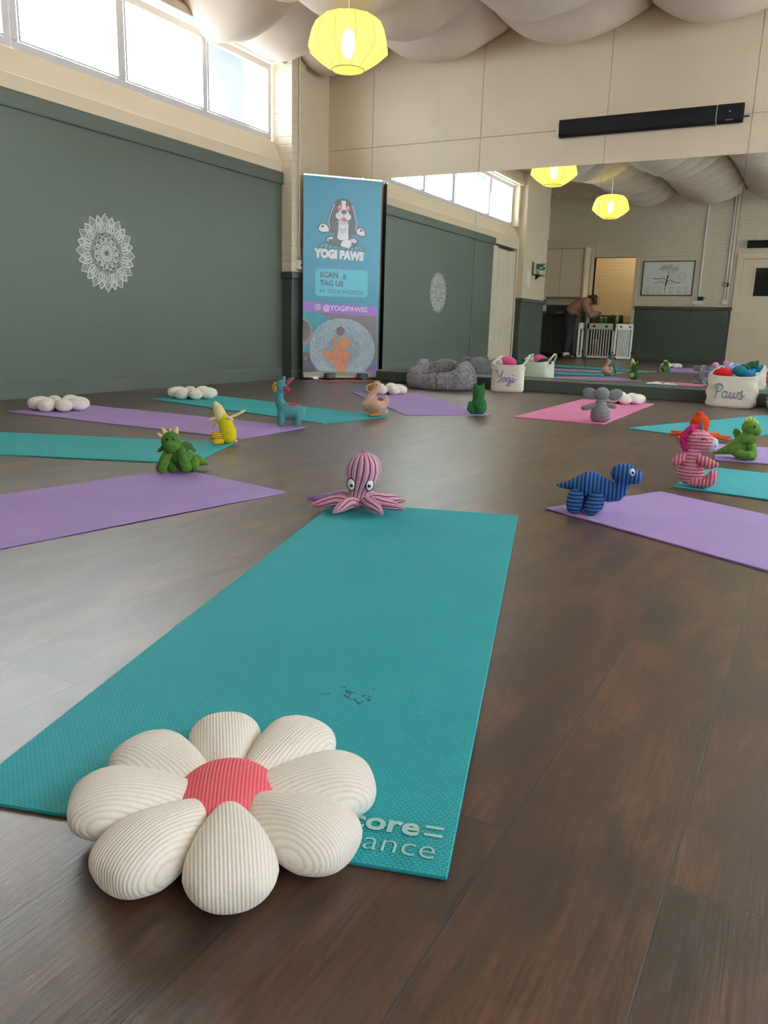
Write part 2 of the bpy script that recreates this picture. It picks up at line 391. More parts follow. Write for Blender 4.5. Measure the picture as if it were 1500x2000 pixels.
# --- second pilaster (between curtain and alcove) with dado
struct(MB().box(XL - .4, -4.95, YS, 1.28, 1.10, ZC).build('wall_pier', M['cream'], bevel=.006))
struct(MB().box(XL - .4, -4.95, YS, 1.28, 0, 1.10).build('trim_5', M['green2'], bevel=.006))
struct(MB().box(XL - .3, -4.925, YS - .01, 1.3, 1.08, 1.15).build('trim_6', M['green2'], bevel=.012))
struct(MB().box(XL - .3, -4.93, YS - .01, 1.295, 0, .12).build('baseboard_pier', M['green2'], bevel=.008))
# --- alcove side wall
m = MB(); m.box(XA - .15, XA, YB - .2, YS + .1, 0, ZC); m.box(XA - .15, XL - .1, YS, YS + .12, 0, ZC)
struct(m.build('wall_alcove', M['cream']))

# --- front (mirror) wall: boards with open joints
m = MB(); m.box(-5.6, XR + .3, YF + .012, YF + .2, 0, ZC, 0)
xs = [-5.02, -4.448, -3.228, -2.0, -.781, .44, 1.66, XR + .1]
for a, b in zip(xs[:-1], xs[1:]):
    m.box(a + .002, b - .002, YF - .002, YF + .014, 0, 2.408, 0); m.box(a + .002, b - .002, YF - .002, YF + .014, 2.412, ZC, 0)
struct(m.build('wall_front', M['cream'], bevel=.0015, bseg=1))
struct(MB().box(-4.19, XR, 7.515, YF, 0, .112).build('trim_7', M['green2'], bevel=.006))
for k, (a, b) in enumerate(zip(xs[1:-1], xs[2:])):
    b = min(b, XR - .01); a = max(a, -4.30)
    words = ['tall wall mirror panel nearest the banner, mounted on the cream wall', 'tall wall mirror panel behind the smaller cream basket',
             'tall wall mirror panel reflecting the white gate and framed tree poster', 'tall wall mirror panel behind the wider toy basket at the right',
             'wall mirror panel beyond the right edge of the photo', 'last wall mirror panel beside the right wall']
    mm = MB().box(a + .0015, b - .0015, YF - .010, YF - .003, .113, 2.093).build('wall_mirror', [M['mirror']])
    tag(mm, words[k], 'mirror', 'mirror panels along the front wall')

# --- back wall with doorway to the store room, door_2
m = MB()
D0, D1, DH = -4.66, -3.77, 2.17
m.box(XA - .1, D0, YB - .14, YB, 0, ZC, 0); m.box(D0, D1, YB - .14, YB, DH, ZC, 0)
m.box(D1, -1.66, YB - .14, YB, 0, ZC, 0); m.box(-1.66, -.74, YB - .14, YB, 2.13, ZC, 0); m.box(-.74, XR + .2, YB - .14, YB, 0, ZC, 0)
struct(m.build('wall_back', M['brick']))
m = MB(); m.box(-3.70, -1.75, YB, YB + .016, 0, 1.10)
m.box(-.62, XR, YB, YB + .016, 0, 1.10); m.box(XA, D0 - .1, YB, YB + .016, 0, 1.10)
struct(m.build('trim_8', M['green2']))
m = MB(); m.box(-3.71, -1.74, YB, YB + .045, 1.09, 1.155); m.box(-.63, XR, YB, YB + .045, 1.09, 1.155); m.box(XA, D0 - .09, YB, YB + .04, 1.09, 1.155)
struct(m.build('trim_9', M['green2'], bevel=.01))
m = MB(); m.box(-3.70, -1.75, YB, YB + .035, 0, .13); m.box(-.62, XR, YB, YB + .035, 0, .13)
struct(m.build('baseboard_back', M['green2'], bevel=.008))
m = MB()
for x0, x1 in ((D0 - .07, D0), (D1, D1 + .07)): m.box(x0, x1, YB - .15, YB + .025, 0, DH + .08)
m.box(D0 - .07, D1 + .07, YB - .15, YB + .028, DH, DH + .08)
struct(m.build('trim_10', M['cream'], bevel=.005))
m = MB()
for x0, x1 in ((-1.76, -1.64), (-.76, -.64)): m.box(x0, x1, YB - .1, YB + .03, 0, 2.22)
m.box(-1.76, -.64, YB - .1, YB + .033, 2.11, 2.22)
struct(m.build('trim_11', M['cream'], bevel=.006))
m = MB(); ya, yb = YB - .04, YB
m.box(-1.635, -1.39, ya, yb, .005, 2.105); m.box(-1.01, -.765, ya, yb, .005, 2.105); m.box(-1.39, -1.01, ya, yb, .005, 1.38); m.box(-1.39, -1.01, ya, yb, 1.93, 2.105)
d2 = struct(m.build('door_2', M['cream']))
struct(MB().box(-1.74, -.66, YB - .24, YB - .142, 0, 2.2).build('wall_light_block', M['black']))  # slab added behind the door, blocks sky light leaking through its gap
MB().box(-1.42, -1.39, yb, yb + .012, 1.36, 1.95).box(-1.01, -.98, yb, yb + .012, 1.36, 1.95).box(-1.39, -1.01, yb, yb + .012, 1.93, 1.95).box(-1.39, -1.01, yb, yb + .012, 1.36, 1.38).build('glazing_bead', M['cream'], d2)
MB().box(-1.39, -1.01, ya + .01, ya + .018, 1.38, 1.93).build('glass', mat('dark_door_glass', '1b1f1e', .08), d2)
MB().lathe([(.022, 0), (.022, .008), (.01, .012), (.01, .05)], (-.82, yb, 1.02), 16, 'y').box(-.83, -.71, yb + .038, yb + .052, 1.01, 1.03).build('handle', M['chrome'], d2)

# --- unseen right wall; its two high windows are added to light the room
m = MB(); R0, R1 = XR, XR + .25
m.box(R0, R1, YB - .1, YF + .1, 0, 1.5, 0); m.box(R0, R1, YB - .1, YF + .1, 3.0, ZC, 0)
for y0, y1 in ((YB - .1, -2.0), (1.2, 2.6), (7.0, YF + .1)): m.box(R0, R1, y0, y1, 1.5, 3.0, 0)
struct(m.build('wall_right', M['cream']))

# --- store room beyond the doorway
m = MB(); m.box(-5.9, -3.2, -4.35, -4.2, .98, ZC, 0); m.box(-5.9, -3.2, -4.35, -4.19, 0, .98, 1)
m.box(-5.95, -5.8, -4.3, YB - .1, 0, ZC, 0); m.box(-3.3, -3.15, -4.3, YB - .1, 0, ZC, 0)
struct(m.build('wall_store', [M['brick'], M['green2']]))

# --- frosted windows
def frosted():
    t = NT('frosted_glass'); t.t.nodes.remove(t.b)
    tr = t.n('ShaderNodeBsdfTransparent'); tr.inputs[0].default_value = (.93, .96, .97, 1)
    rf = t.n('ShaderNodeBsdfRefraction'); rf.inputs['Roughness'].default_value = .45; rf.inputs['IOR'].default_value = 1.05; rf.inputs[0].default_value = (.93, .96, .97, 1)
    mx = t.n('ShaderNodeMixShader'); mx.inputs[0].default_value = .55; t.l(tr.outputs[0], mx.inputs[1]); t.l(rf.outputs[0], mx.inputs[2]); t.l(mx.outputs[0], t.out.inputs[0])
    return t.m
M['frost'] = frosted()
def window_unit(name, x, sgn, y0, y1, z0, z1, mull, fw=.055):
    """frame in plane x, glass panes between mullions; sgn = direction of the room"""
    m = MB(); d = .05
    a, b = sorted((x, x + sgn * d))
    m.box(a, b, y0, y1, z0, z0 + fw); m.box(a, b, y0, y1, z1 - fw, z1); m.box(a + .001, b - .001, y0, y0 + fw, z0 + fw, z1 - fw); m.box(a + .001, b - .001, y1 - fw, y1, z0 + fw, z1 - fw)
    cuts = [y0 + fw]
    for yc, wd in mull: m.box(a, b, yc - wd / 2, yc + wd / 2, z0 + fw, z1 - fw); cuts += [yc - wd / 2, yc + wd / 2]
    cuts.append(y1 - fw)
    o = struct(m.build(name, M['white'], bevel=.006))
    a2, b2 = sorted((x + sgn * .048, x + sgn * .062))
    f2 = MB()
    for i in range(0, len(cuts), 2):
        c0, c1 = cuts[i], cuts[i + 1]; q = .012
        f2.box(a2, b2, c0, c1, z0 + fw, z0 + fw + q); f2.box(a2, b2, c0, c1, z1 - fw - q, z1 - fw); f2.box(a2, b2, c0, c0 + q, z0 + fw + q, z1 - fw - q); f2.box(a2, b2, c1 - q, c1, z0 + fw + q, z1 - fw - q)
        MB().box(x + sgn * .018, x + sgn * .024, c0, c1, z0 + fw, z1 - fw).build('glass_pane', M['frost'], o)
    f2.build('glazing_bead', M['white'], o, bevel=.003)
    return o
WX = XL - .165
window_unit('window_1', WX, 1, 4.02, 6.985, 2.375, 3.075, [(5.02, .075), (6.0, .06)])
window_unit('window_2', WX, 1, 1.425, 4.014, 2.375, 3.075, [(2.55, .07)])
window_unit('window_added_1', XR + .12, -1, 2.6, 7.0, 1.5, 3.0, [(3.7, .07), (4.8, .07), (5.9, .07)])  # both right-hand windows are unseen, added for ambient daylight
window_unit('window_added_2', XR + .12, -1, -2.0, 1.2, 1.5, 3.0, [(-.9, .07), (.2, .07)])
# outside: the eave and gable verge of a neighbouring wing, the yard wall
M['slate'] = mat('slate_roofing', '171c20', .7, noise=.15, nscale=.8)
m = MB(); m.prism([(-10.5, 6.6), (-7.6, 4.25), (-7.34, 3.95), (-6.35, 3.05), (-6.12, 2.3), (-5.36, 1.8), (-5.36, 6.6)], 'y', 7.35, 7.6)
tag(m.build('neighbouring_gable', M['slate']), 'dark slate gable blurred through the frosted window pane beside the banner', 'building')
m = MB(); m.prism([(-5.36, 2.55), (-5.7, 2.9), (-6.5, 3.4), (-6.5, 5.2), (-5.36, 5.2)], 'y', .75, 1.0)
tag(m.build('roof_verge', M['slate']), 'dark slate roof verge outside the window furthest from the banner', 'roof')

# --- curtain over the recess, mandala, sockets, pipes
cv = []; cf = []; NY, NZ = 90, 24
for j in range(NZ + 1):
    z = .03 + 1.88 * j / NZ
    for i in range(NY + 1):
        u = i / NY; y = 1.38 + 1.14 * u
        zz = z + (.05 * (1 - math.sin(PI * u)) + .02 * u) * (j / NZ)
        cv.append((XL - .02 + .012 * math.sin(u * 46 + 1.5 * math.sin(z * 1.2)) * (1 - .5 * j / NZ) + .01 * math.sin(u * 17), y, zz))
for j in range(NZ):
    for i in range(NY): cf.append((j * (NY + 1) + i, j * (NY + 1) + i + 1, (j + 1) * (NY + 1) + i + 1, (j + 1) * (NY + 1) + i))
cu = MB().add(cv, cf).build('curtain', mat('cream_curtain_cloth', 'd8cdb8', .9, noise=.04, nscale=5), smooth=True)
cu.modifiers.new('s', 'SOLIDIFY').thickness = .003
tag(cu, 'cream cloth curtain hanging over a doorway, reflected beside the green wall', 'curtain')
MB().loft([(XL - .03, 1.37, 1.955), (XL - .03, 2.52, 1.955)], [.008, .008], 10).build('curtain_rod', M['black'], cu)

def mandala():
    mb = MB(); cy, cz, R = 4.657, 1.08, .296
    def place(rot, k=1.0):
        c, s_ = math.cos(rot), math.sin(rot)
        # u = along radius, v = across
        return lambda u, v: (XL + .0012, cy + (u * -s_ + v * c) * R * 1, cz + (u * c + v * s_) * R)
    circ = lambda r, n=72, cu=0, cv=0: [(cu + r * math.cos(2 * PI * i / n), cv + r * math.sin(2 * PI * i / n)) for i in range(n)]
    for k in range(12):
        a = 2 * PI * k / 12; T = place(a)
        # outer pointed diamond with nested chevrons
        ribbon(mb, [(.66, -.20), (.84, -.125), (1.0, 0), (.84, .125), (.66, .20)], .026, T)
        for q, t_ in ((.93, .10), (.865, .085), (.80, .07)): ribbon(mb, [(q - .12, -t_), (q, 0), (q - .12, t_)], .016, T)
        ribbon(mb, [(.62, 0), (.78, 0)], .014, T)
        # fans between petals
        for q in (.60, .545, .49): ribbon(mb, [(q * math.cos(x) - (q - .36) * 0, q * .0 + (q - .33) * .55 * math.sin(x * 6)) for x in ()] or [(.40 + (q - .40) * math.cos(x), (q - .40) * .9 * math.sin(x)) for x in [i * PI / 10 - PI / 2 for i in range(11)]], .015, T)
        # leaf petal half a step round
        T = place(a + PI / 12)
        out = [(.46, 0), (.55, .10), (.66, .135), (.78, .115), (.88, .06), (.955, 0)]
        ol = out + [(u, -v) for u, v in out[-2:0:-1]]
        ribbon(mb, [p[:2] for p in smooth_path([(u, v, 0) for u, v in ol + ol[:1]], 4)], .022, T)
        ribbon(mb, [p[:2] for p in smooth_path([(u * .86 + .10, v * .80, 0) for u, v in ol + ol[:1]], 4)], .012, T)
        for q in (-.07, -.045, .045, .07): ribbon(mb, [(.56, q * .55), (.80 - abs(q) * .6, q * 1.15)], .018, T)
        ribbon(mb, [(.72, 0), (.80, .022), (.88, 0), (.80, -.022)], .014, T, True); ribbon(mb, [(.52, 0), (.62, .02), (.71, 0), (.62, -.02)], .014, T, True)
        ribbon(mb, circ(.052, 16, .455, 0), .026, T, True); ribbon(mb, circ(.018, 8, .455, 0), .012, T, True)
        T = place(a)
        ribbon(mb, circ(.052, 16, .325, 0), .018, T, True); ribbon(mb, circ(.026, 10, .325, 0), .014, T, True)
        T = place(a + PI / 12); ribbon(mb, circ(.035, 12, .235, 0), .02, T, True)
        ribbon(mb, circ(.022, 8, .15, 0), .02, T, True)
        T = place(a); ribbon(mb, circ(.018, 8, .19, 0), .014, T, True); ribbon(mb, [(.02, 0), (.12, 0)], .024, T)
    T = place(0)
    for r, wd in ((.395, .012), (.275, .012), (.10, .03), (.05, .03)): ribbon(mb, circ(r), wd, T, True)
    o = mb.build('mandala_decal', mat('white_vinyl', 'e9ebe7', .5))
    o.modifiers.new('s', 'SOLIDIFY').thickness = .0008
    tag(o, 'white lace-like round mandala decal on the dark green wall', 'wall decal')
mandala()

def conduit(label, pts, r, mat_, cat='pipe', grp=None, clips=()):
    t = MB().loft(smooth_path(pts, 3) if len(pts) > 2 else pts, [r] * (len(smooth_path(pts, 3)) if len(pts) > 2 else 2), 12).build('conduit_pipe', mat_, smooth=True)
    tag(t, label, cat, grp)
    for c in clips: MB().box(c[0] - .014, c[0] + .014, c[1] - .014, c[1] + .014, c[2] - .008, c[2] + .008).build('clip', mat_, t, bevel=.003)
    return t
conduit('thin cream conduit pipe running down the pilaster beside the banner', [(-4.918, 7.115, 1.26), (-4.918, 7.115, 3.15)], .011, M['cream'], clips=[(-4.925, 7.115, 2.46), (-4.925, 7.115, 1.80)])
conduit('thick cream conduit pipe above the double socket, reflected right of the tree poster', [(-2.42, YB + .02, 1.29), (-2.42, YB + .02, 3.5)], .016, M['white'], clips=[])
conduit('left one of two cream pipes beside the panelled door frame, reflected at right', [(-1.92, YB + .02, 1.28), (-1.92, YB + .02, 3.5)], .014, M['white'])
conduit('right one of two cream pipes beside the panelled door frame, reflected at right', [(-1.87, YB + .02, 1.28), (-1.87, YB + .02, 3.5)], .012, M['cream'])
conduit('brown cable looping down beside the end of the windows, reflected', [(XL - .0, 1.33, 3.1), (XL, 1.33, 2.6), (XL, 1.40, 2.56)], .004, mat('brown_cable', '5a4638', .5), 'cable')

def socket(label, c, size, face, holes=1):
    """white electric box on a wall; face = outward axis 'x' or 'y'"""
    t = thing('socket_box', label, 'socket', c)
    w_, d, h = size
    if face == 'x': MB().box(0, d, -w_ / 2, w_ / 2, -h / 2, h / 2).build('box', M['white_plastic'], t, bevel=.004); MB().box(d, d + .003, -w_ * .25, -w_ * .02, -.016, .006).build('switch', M['black'], t)
    else:
        MB().box(-w_ / 2, w_ / 2, 0, d, -h / 2, h / 2).build('box', M['white_plastic'], t, bevel=.004)
        for k in range(holes): MB().box(-w_ * .3 + k * w_ * .5, -w_ * .3 + k * w_ * .5 + .018, d, d + .003, .0, .02).build('switch', M['eye_white'], t)
    return t
socket('white socket box on the pilaster at the left edge of the banner', (-4.93, 7.12, 1.18), (.10, .045, .09), 'x')
socket('white double socket above the green dado, reflected below the conduit pipe', (-2.43, YB, 1.235), (.18, .04, .085), 'y', 2)
socket('small white socket below the pair of pipes, reflected at right', (-1.9, YB, 1.25), (.09, .04, .085), 'y')
t = tag(MB().box(-2.43, -2.32, YB, YB + .06, 1.285, 1.36).box(-2.32, -2.27, YB + .02, YB + .04, 1.325, 1.335).build('plug_adapter', M['black'], bevel=.006), 'black plug adapter standing on the white double socket', 'adapter')
t = thing('wall_bracket', 'small black wall bracket hook beside the pair of pipes, reflected', 'bracket', (-1.9, YB, 1.6))
MB().box(.01, .04, .035, .06, -.04, .04).build('plate', M['black'], t); MB().loft(smooth_path([(.0, .045, .03), (-.07, .05, .035), (-.08, .05, -.01), (-.03, .05, -.04), (0, .045, -.02)], 4), [.005] * 17, 8).build('hook', M['black'], t, smooth=True)
conduit('black cable hanging down the green dado under the double socket', [(-2.5, YB + .05, 1.2), (-2.53, YB + .055, 1.05), (-2.58, YB + .03, .85), (-2.62, YB + .03, .77), (-2.57, YB + .03, .72)], .004, M['black'], 'cable')

# --- heaters
def heater(label, x0, x1, yw, sgn, z0, z1, head_right=True):
    t = thing('infrared_heater', label, 'heater', (0, 0, 0)); L = x1 - x0
    def bar(a, b, name):
        pts = [(0.012, z0 + .006), (.05, z0), (.078, z0 + .02), (.085, (z0 + z1) / 2), (.078, z1 - .02), (.05, z1), (.012, z1 - .006)]
        MB().prism([(yw + sgn * p, z) for p, z in pts], 'x', a, b).build(name, mat('heater_black', '070606', .75, spec=.2), t, bevel=.004)
    hx = x1 - .21 * L / 1.58
    bar(x0 + .006, hx - .004, 'heating_panel'); bar(hx + .004, x1, 'control_box')
    for a, b in ((x0, x0 + .006), (hx - .003, hx + .003)):
        MB().prism([(yw + sgn * p, z) for p, z in [(0.0, z0 - .004), (.05, z0 - .004), (.083, z0 + .02), (.088, (z0 + z1) / 2), (.083, z1 - .02), (.05, z1 + .004), (0.0, z1 + .004)]], 'x', a, b).build('end_trim', M['chrome'], t)
    ys = sorted((yw, yw + sgn * .012))
    MB().box(x0 + .02, x1 - .02, ys[0], ys[1], z0 + .004, z1 + .006).build('back_tray', M['chrome'], t)
    y1_ = yw + sgn * .086
    MB().lathe([(.005, 0), (.005, .002)], ((hx + x1) / 2, min(y1_, y1_ + .001) - .001, (z0 + z1) / 2 + .01), 12, 'y').build('indicator_light', mat('blue_led', '3030c0', .4, emit='3838ff', estr=1.5), t)
    MB().box((hx + x1) / 2 - .03, (hx + x1) / 2 + .03, *sorted((y1_, y1_ + sgn * .001)), z0 + .018, z0 + .023).build('badge_strip', M['chrome'], t)
    MB().loft([(x1 - .01, yw + sgn * .04, (z0 + z1) / 2 - .03), (x1 + .04, yw + sgn * .04, (z0 + z1) / 2 - .03)], [.007, .007], 8).build('cable_gland', M['black'], t)
    return t
heater('long black infrared heater bar mounted high on the cream wall above the mirrors', -2.425, -.845, YF, -1, 2.335, 2.49)
h2 = heater('black infrared heater bar above the cream door, reflected at the right edge', -1.61, -.05, YB, 1, 2.31, 2.46)

# --- ceiling drapes, one long swagged strip per column
M['drape'] = mat('white_voile', 'f1dfce', .9, noise=.03, nscale=4)
_t = M['drape'].node_tree
_b = _t.nodes['Principled BSDF']; _tr = _t.nodes.new('ShaderNodeBsdfTranslucent'); _tr.inputs[0].default_value = lin('f3e6d6'); _mx = _t.nodes.new('ShaderNodeMixShader'); _mx.inputs[0].default_value = .25
_t.links.new(_b.outputs[0], _mx.inputs[1]); _t.links.new(_tr.outputs[0], _mx.inputs[2]); _t.links.new(_mx.outputs[0], _t.nodes['Material Output'].inputs[0])
def sag(u, v, y, seed):
    sx = math.sin(PI * min(1, max(0, u))) ** .72
    sy = math.sin(PI * v) ** .8
    mid = math.exp(-((y - 4.0) / 2.2) ** 2) * (0 if seed < 1 else 1)
    depth = .30 + .24 * mid
    if seed < 1.01 * 13 and ci == 0: depth *= .12 + .88 * min(1, max(0, (y - 5.35) / .5))
    z = 3.36 - .10 * mid - depth * sx * (.52 + .48 * sy)
    # wrinkles fanning from the hanging points
    fan = math.sin(9 * math.atan2(v - .02, u + .15) + seed) * .008 * sx + math.sin(13 * math.atan2(1 - v, 1.15 - u) + seed * 2) * .006 * sx
    return z + fan
colx = [-5.42, -4.2, -2.96, -1.68, -.43, .82, 2.28]
names = ['nearest the windows', 'above the lit pendant lamp', 'left of the black heater', 'above the black heater', 'right of the black heater', 'along the right wall']
for ci, (a, b) in enumerate(zip(colx[:-1], colx[1:])):
    nx, bay = 26, .76; nb = 13; y_end = YF - .01
    m = MB(); vs_ = []; fs_ = []; rows = 0
    for k in range(nb):
        for j in range(13):
            v = j / 12
            if k and j == 0: continue
            y = y_end - (k + v) * bay
            for i in range(nx + 1):
                u = i / nx
                vs_.append((max(a + (b - a) * u, XL + .03 if y > YS and y < 7.0 else (-4.9 if y >= 7 else XA + .02)), max(y, YB + .02), sag(u, v, y, ci * 1.7 + k)))
            rows += 1
    for j in range(rows - 1):
        for i in range(nx): fs_.append((j * (nx + 1) + i, j * (nx + 1) + i + 1, (j + 1) * (nx + 1) + i + 1, (j + 1) * (nx + 1) + i))
    o = m.add(vs_, fs_).build('ceiling_drape', M['drape'], smooth=True)
    o.modifiers.new('s', 'SOLIDIFY').thickness = .002
    tag(o, 'white swagged ceiling fabric strip ' + names[ci], 'ceiling drape', 'fabric swags under the ceiling')

# --- pendant lamps
def shade_mat():
    t = NT('yellow_paper_shade'); t.t.nodes.remove(t.b)
    tc = t.n('ShaderNodeTexCoord'); wv = t.n('ShaderNodeTexWave'); wv.bands_direction = 'Z'; wv.inputs['Scale'].default_value = 22; t.l(tc.outputs['Object'], wv.inputs['Vector'])
    col = t.ramp(wv.outputs['Fac'], [(0, lin('f8ecab')), (1, lin('fff6c4'))])
    em = t.n('ShaderNodeEmission'); t.l(t.ramp(wv.outputs['Fac'], [(0, lin('f5ea4c')), (1, lin('fff668'))]), em.inputs[0]); em.inputs[1].default_value = .16
    tl = t.n('ShaderNodeBsdfTranslucent'); t.l(col, tl.inputs[0]); df = t.n('ShaderNodeBsdfDiffuse'); t.l(col, df.inputs[0]); tp = t.n('ShaderNodeBsdfTransparent'); tp.inputs[0].default_value = (1, .93, .66, 1)
    a = t.n('ShaderNodeMixShader'); a.inputs[0].default_value = .35; t.l(tl.outputs[0], a.inputs[1]); t.l(df.outputs[0], a.inputs[2])
    b = t.n('ShaderNodeMixShader'); b.inputs[0].default_value = .42; t.l(a.outputs[0], b.inputs[1]); t.l(tp.outputs[0], b.inputs[2])
    c = t.n('ShaderNodeAddShader'); t.l(b.outputs[0], c.inputs[0]); t.l(em.outputs[0], c.inputs[1]); t.l(c.outputs[0], t.out.inputs[0])
    return t.m
M['shade'] = shade_mat(); M['bulb'] = mat('lit_bulb', 'fff2c8', .5, emit='ffe9a8', estr=2.2)
def pendant(label, x, y):
    t = thing('pendant_lamp', label, 'lamp', (x, y, 2.355), .2, 'yellow pendant lamps')
    prof = [(.118, 0), (.205, .055), (.287, .125), (.283, .16), (.262, .24), (.235, .295), (.20, .325), (.13, .345), (.04, .352)]
    seg = 12; vs_ = []; fs_ = []
    for j, (r, z) in enumerate(prof):
        for k in range(seg): a = 2 * PI * (k + (.5 if j in (0, 1) else 0) * 0) / seg; vs_.append((r * math.cos(a), r * math.sin(a), z))
    for j in range(len(prof) - 1):
        for k in range(seg): fs_.append((j * seg + k, j * seg + (k + 1) % seg, (j + 1) * seg + (k + 1) % seg, (j + 1) * seg + k))
    s_ = MB().add(vs_, fs_).build('lamp_shade', M['shade'], t)
    m = MB()
    for k in range(seg):
        a = 2 * PI * k / seg; pts = [(r * 1.004 * math.cos(a), r * 1.004 * math.sin(a), z) for r, z in prof]
        m.loft(pts, [.0022] * len(pts), 6, caps=False)
    for r, z in ((.118, 0),): m.loft([(r * math.cos(i * PI / 12), r * math.sin(i * PI / 12), z) for i in range(25)], [.004] * 25, 6, caps=False)
    m.build('wire_frame', mat('pale_wire', 'd9cd90', .5), s_)
    MB().ell((0, 0, .17), (.05, .05, .10)).build('bulb', M['bulb'], t, smooth=True)
    MB().lathe([(.02, .24), (.022, .30), (.012, .33), (.012, .36)], seg=16).build('lamp_holder', M['white_plastic'], t, smooth=True)
    MB().loft([(0, 0, .35), (0, 0, 1.1)], [.0045, .0045], 8).build('cord', M['white_plastic'], t)
    l = bpy.data.lights.new('lamp_light', 'POINT'); l.energy = LAMP_W; l.color = (1.0, .80, .58); l.shadow_soft_size = .10
    l.shadow_soft_size = .04
    lo = bpy.data.objects.new('lamp_light', l); COL.objects.link(lo); lo.parent = t; lo.location = (0, 0, .16)
    return t
pendant('yellow faceted pendant lamp glowing at the top left, in front of the banner corner', -3.24, 5.29)
pendant('yellow pendant lamp seen only in the mirror, in front of the cream brick wall', -3.26, 2.156)
pendant('yellow pendant lamp just peeking in at the right edge of the photo', -.27, 5.35)
pendant('yellow pendant lamp above the camera, out of view', -.27, 2.16)
pendant('added yellow pendant lamp near the right-hand back corner, out of view', .9, -.9)  # extra lamp off the pendant grid, added for room light

# ================================================================== BACK OF THE ROOM (seen in the mirror)
# cupboards
cb = thing('wall_cupboard', 'cream two-door wall cupboard above the worktop, reflected at left', 'cupboard', (-5.88, YB, 1.32))
MB().box(0, 1.06, 0, .31, 0, 1.02).build('body', M['cream'], cb)
for x0, x1 in ((.04, .565), (.572, 1.055)):
    dd = MB().box(x0, x1, .31, .33, .0, 1.015).build('door', M['cream'], cb, bevel=.003)
    MB().box(x1 - .01 if x0 < .1 else x0, x1 if x0 < .1 else x0 + .01, .33, .335, .02, .99).build('edge_pull', M['cream'], dd)
fr = struct(MB().box(XA, -4.76, YB, YB + .36, 2.345, 2.375).box(-4.80, -4.76, YB, YB + .36, 1.30, 2.345).build('trim_13', M['cream']))
cn = thing('base_cabinet', 'dark green kitchen base cabinet under the black worktop', 'cabinet', (-5.86, YB + .02, 0))
MB().box(0, 1.02, 0, .45, .08, .92).build('body', M['green2'], cn)
for k in range(2):
    dd = MB().box(.01 + k * .51, .50 + k * .51, .45, .47, .10, .91).build('door', mat('near_black_green_door', '232b26', .4), cn, bevel=.003)
    MB().lathe([(.006, 0), (.006, .02), (.013, .024), (.013, .034)], (.45 if k == 0 else .57, .47, .78), 12, 'y').build('knob', M['black'], dd)
tag(MB().box(-5.86, -4.76, YB, YB + .53, .922, .955).build('worktop', M['worktop'], bevel=.004), 'long black worktop running under the cream cupboards', 'worktop')
t = thing('soap_bottle', 'clear blue dispenser bottle on the left end of the worktop', 'bottle', (-5.62, -2.2, .956))
MB().lathe([(.055, 0), (.06, .01), (.06, .20), (.045, .25), (.03, .28), (.03, .31)], seg=20).build('body', mat('blue_clear_plastic', '4b6a80', .15), t, smooth=True)
MB().lathe([(.06, .05), (.0615, .05), (.0615, .17), (.06, .17)], seg=20).build('bottle_label', M['white_plastic'], t, smooth=True)
MB().lathe([(.035, .31), (.035, .34), (.012, .35), (.012, .39)], seg=16).box(-.01, .07, -.012, .012, .385, .405).build('pump', M['white_plastic'], t, smooth=False)
t = thing('food_plate', 'plate with orange snacks on the worktop beside the person', 'plate', (-5.22, -2.2, .956))
MB().lathe([(.06, 0), (.12, .008), (.15, .02), (.148, .024), (.11, .014)], seg=28).build('dish', mat('cream_plate', 'd9cfc0', .4), t, smooth=True)
tag(MB().ell((-5.24, -2.2, .985), (.05, .04, .022)).ell((-5.18, -2.18, .985), (.045, .03, .02)).build('snack_heap', mat('orange_snack', 'b5694a', .6), smooth=True), 'small orange snack heap lying on the plate', 'food')

# white wall box, paper, shelf with plant on the pier
t = thing('wall_box', 'tall cream boxed-in unit hung high on the alcove wall', 'wall box', (-5.54, -1.2, 2.43))
MB().box(-.335, .18, -.20, .20, 0, .62).build('casing', M['cream'], t, bevel=.004)
MB().box(-.06, .0, .2, .203, .03, .59).build('seam', mat('pale_seam', 'c9bda6', .6), t)
tag(MB().box(-4.95, -4.946, .86, 1.06, 1.385, 1.64).build('paper_notice', mat('white_paper', 'e8e6e0', .7)), 'sheet of white paper taped on the cream pier', 'paper')
t = thing('wall_shelf', 'small black bracket shelf on the cream pier', 'shelf', (-4.95, .56, 1.60))
MB().box(0, .12, -.23, .23, -.012, 0).build('board', M['black'], t); MB().prism([(0, -.01), (.10, -.01), (0, -.09)], 'y', -.01, .01).build('bracket', M['black'], t)
MB().box(0, .012, .17, .23, 0, .22).build('side_panel', M['black'], t)
t = thing('potted_plant', 'small green trailing plant in a white pot on the black shelf', 'plant', (-4.89, .50, 1.60))
MB().lathe([(.03, 0), (.042, .07), (.042, .075), (.036, .075)], seg=18).build('pot', M['white_plastic'], t, smooth=True)
m = MB(); rr = random.Random(3)
for k in range(46):
    a = rr.uniform(0, 2 * PI); r = rr.uniform(.01, .085); m.ell((r * math.cos(a), r * math.sin(a) * 1.3, .09 + rr.uniform(0, .11)), (.022, .006, .016), (rr.uniform(-1, 1), rr.uniform(-1, 1), a), 8, 6)
m.build('leaves', mat('teal_green_leaf', '3a8f6c', .5), t, smooth=True)

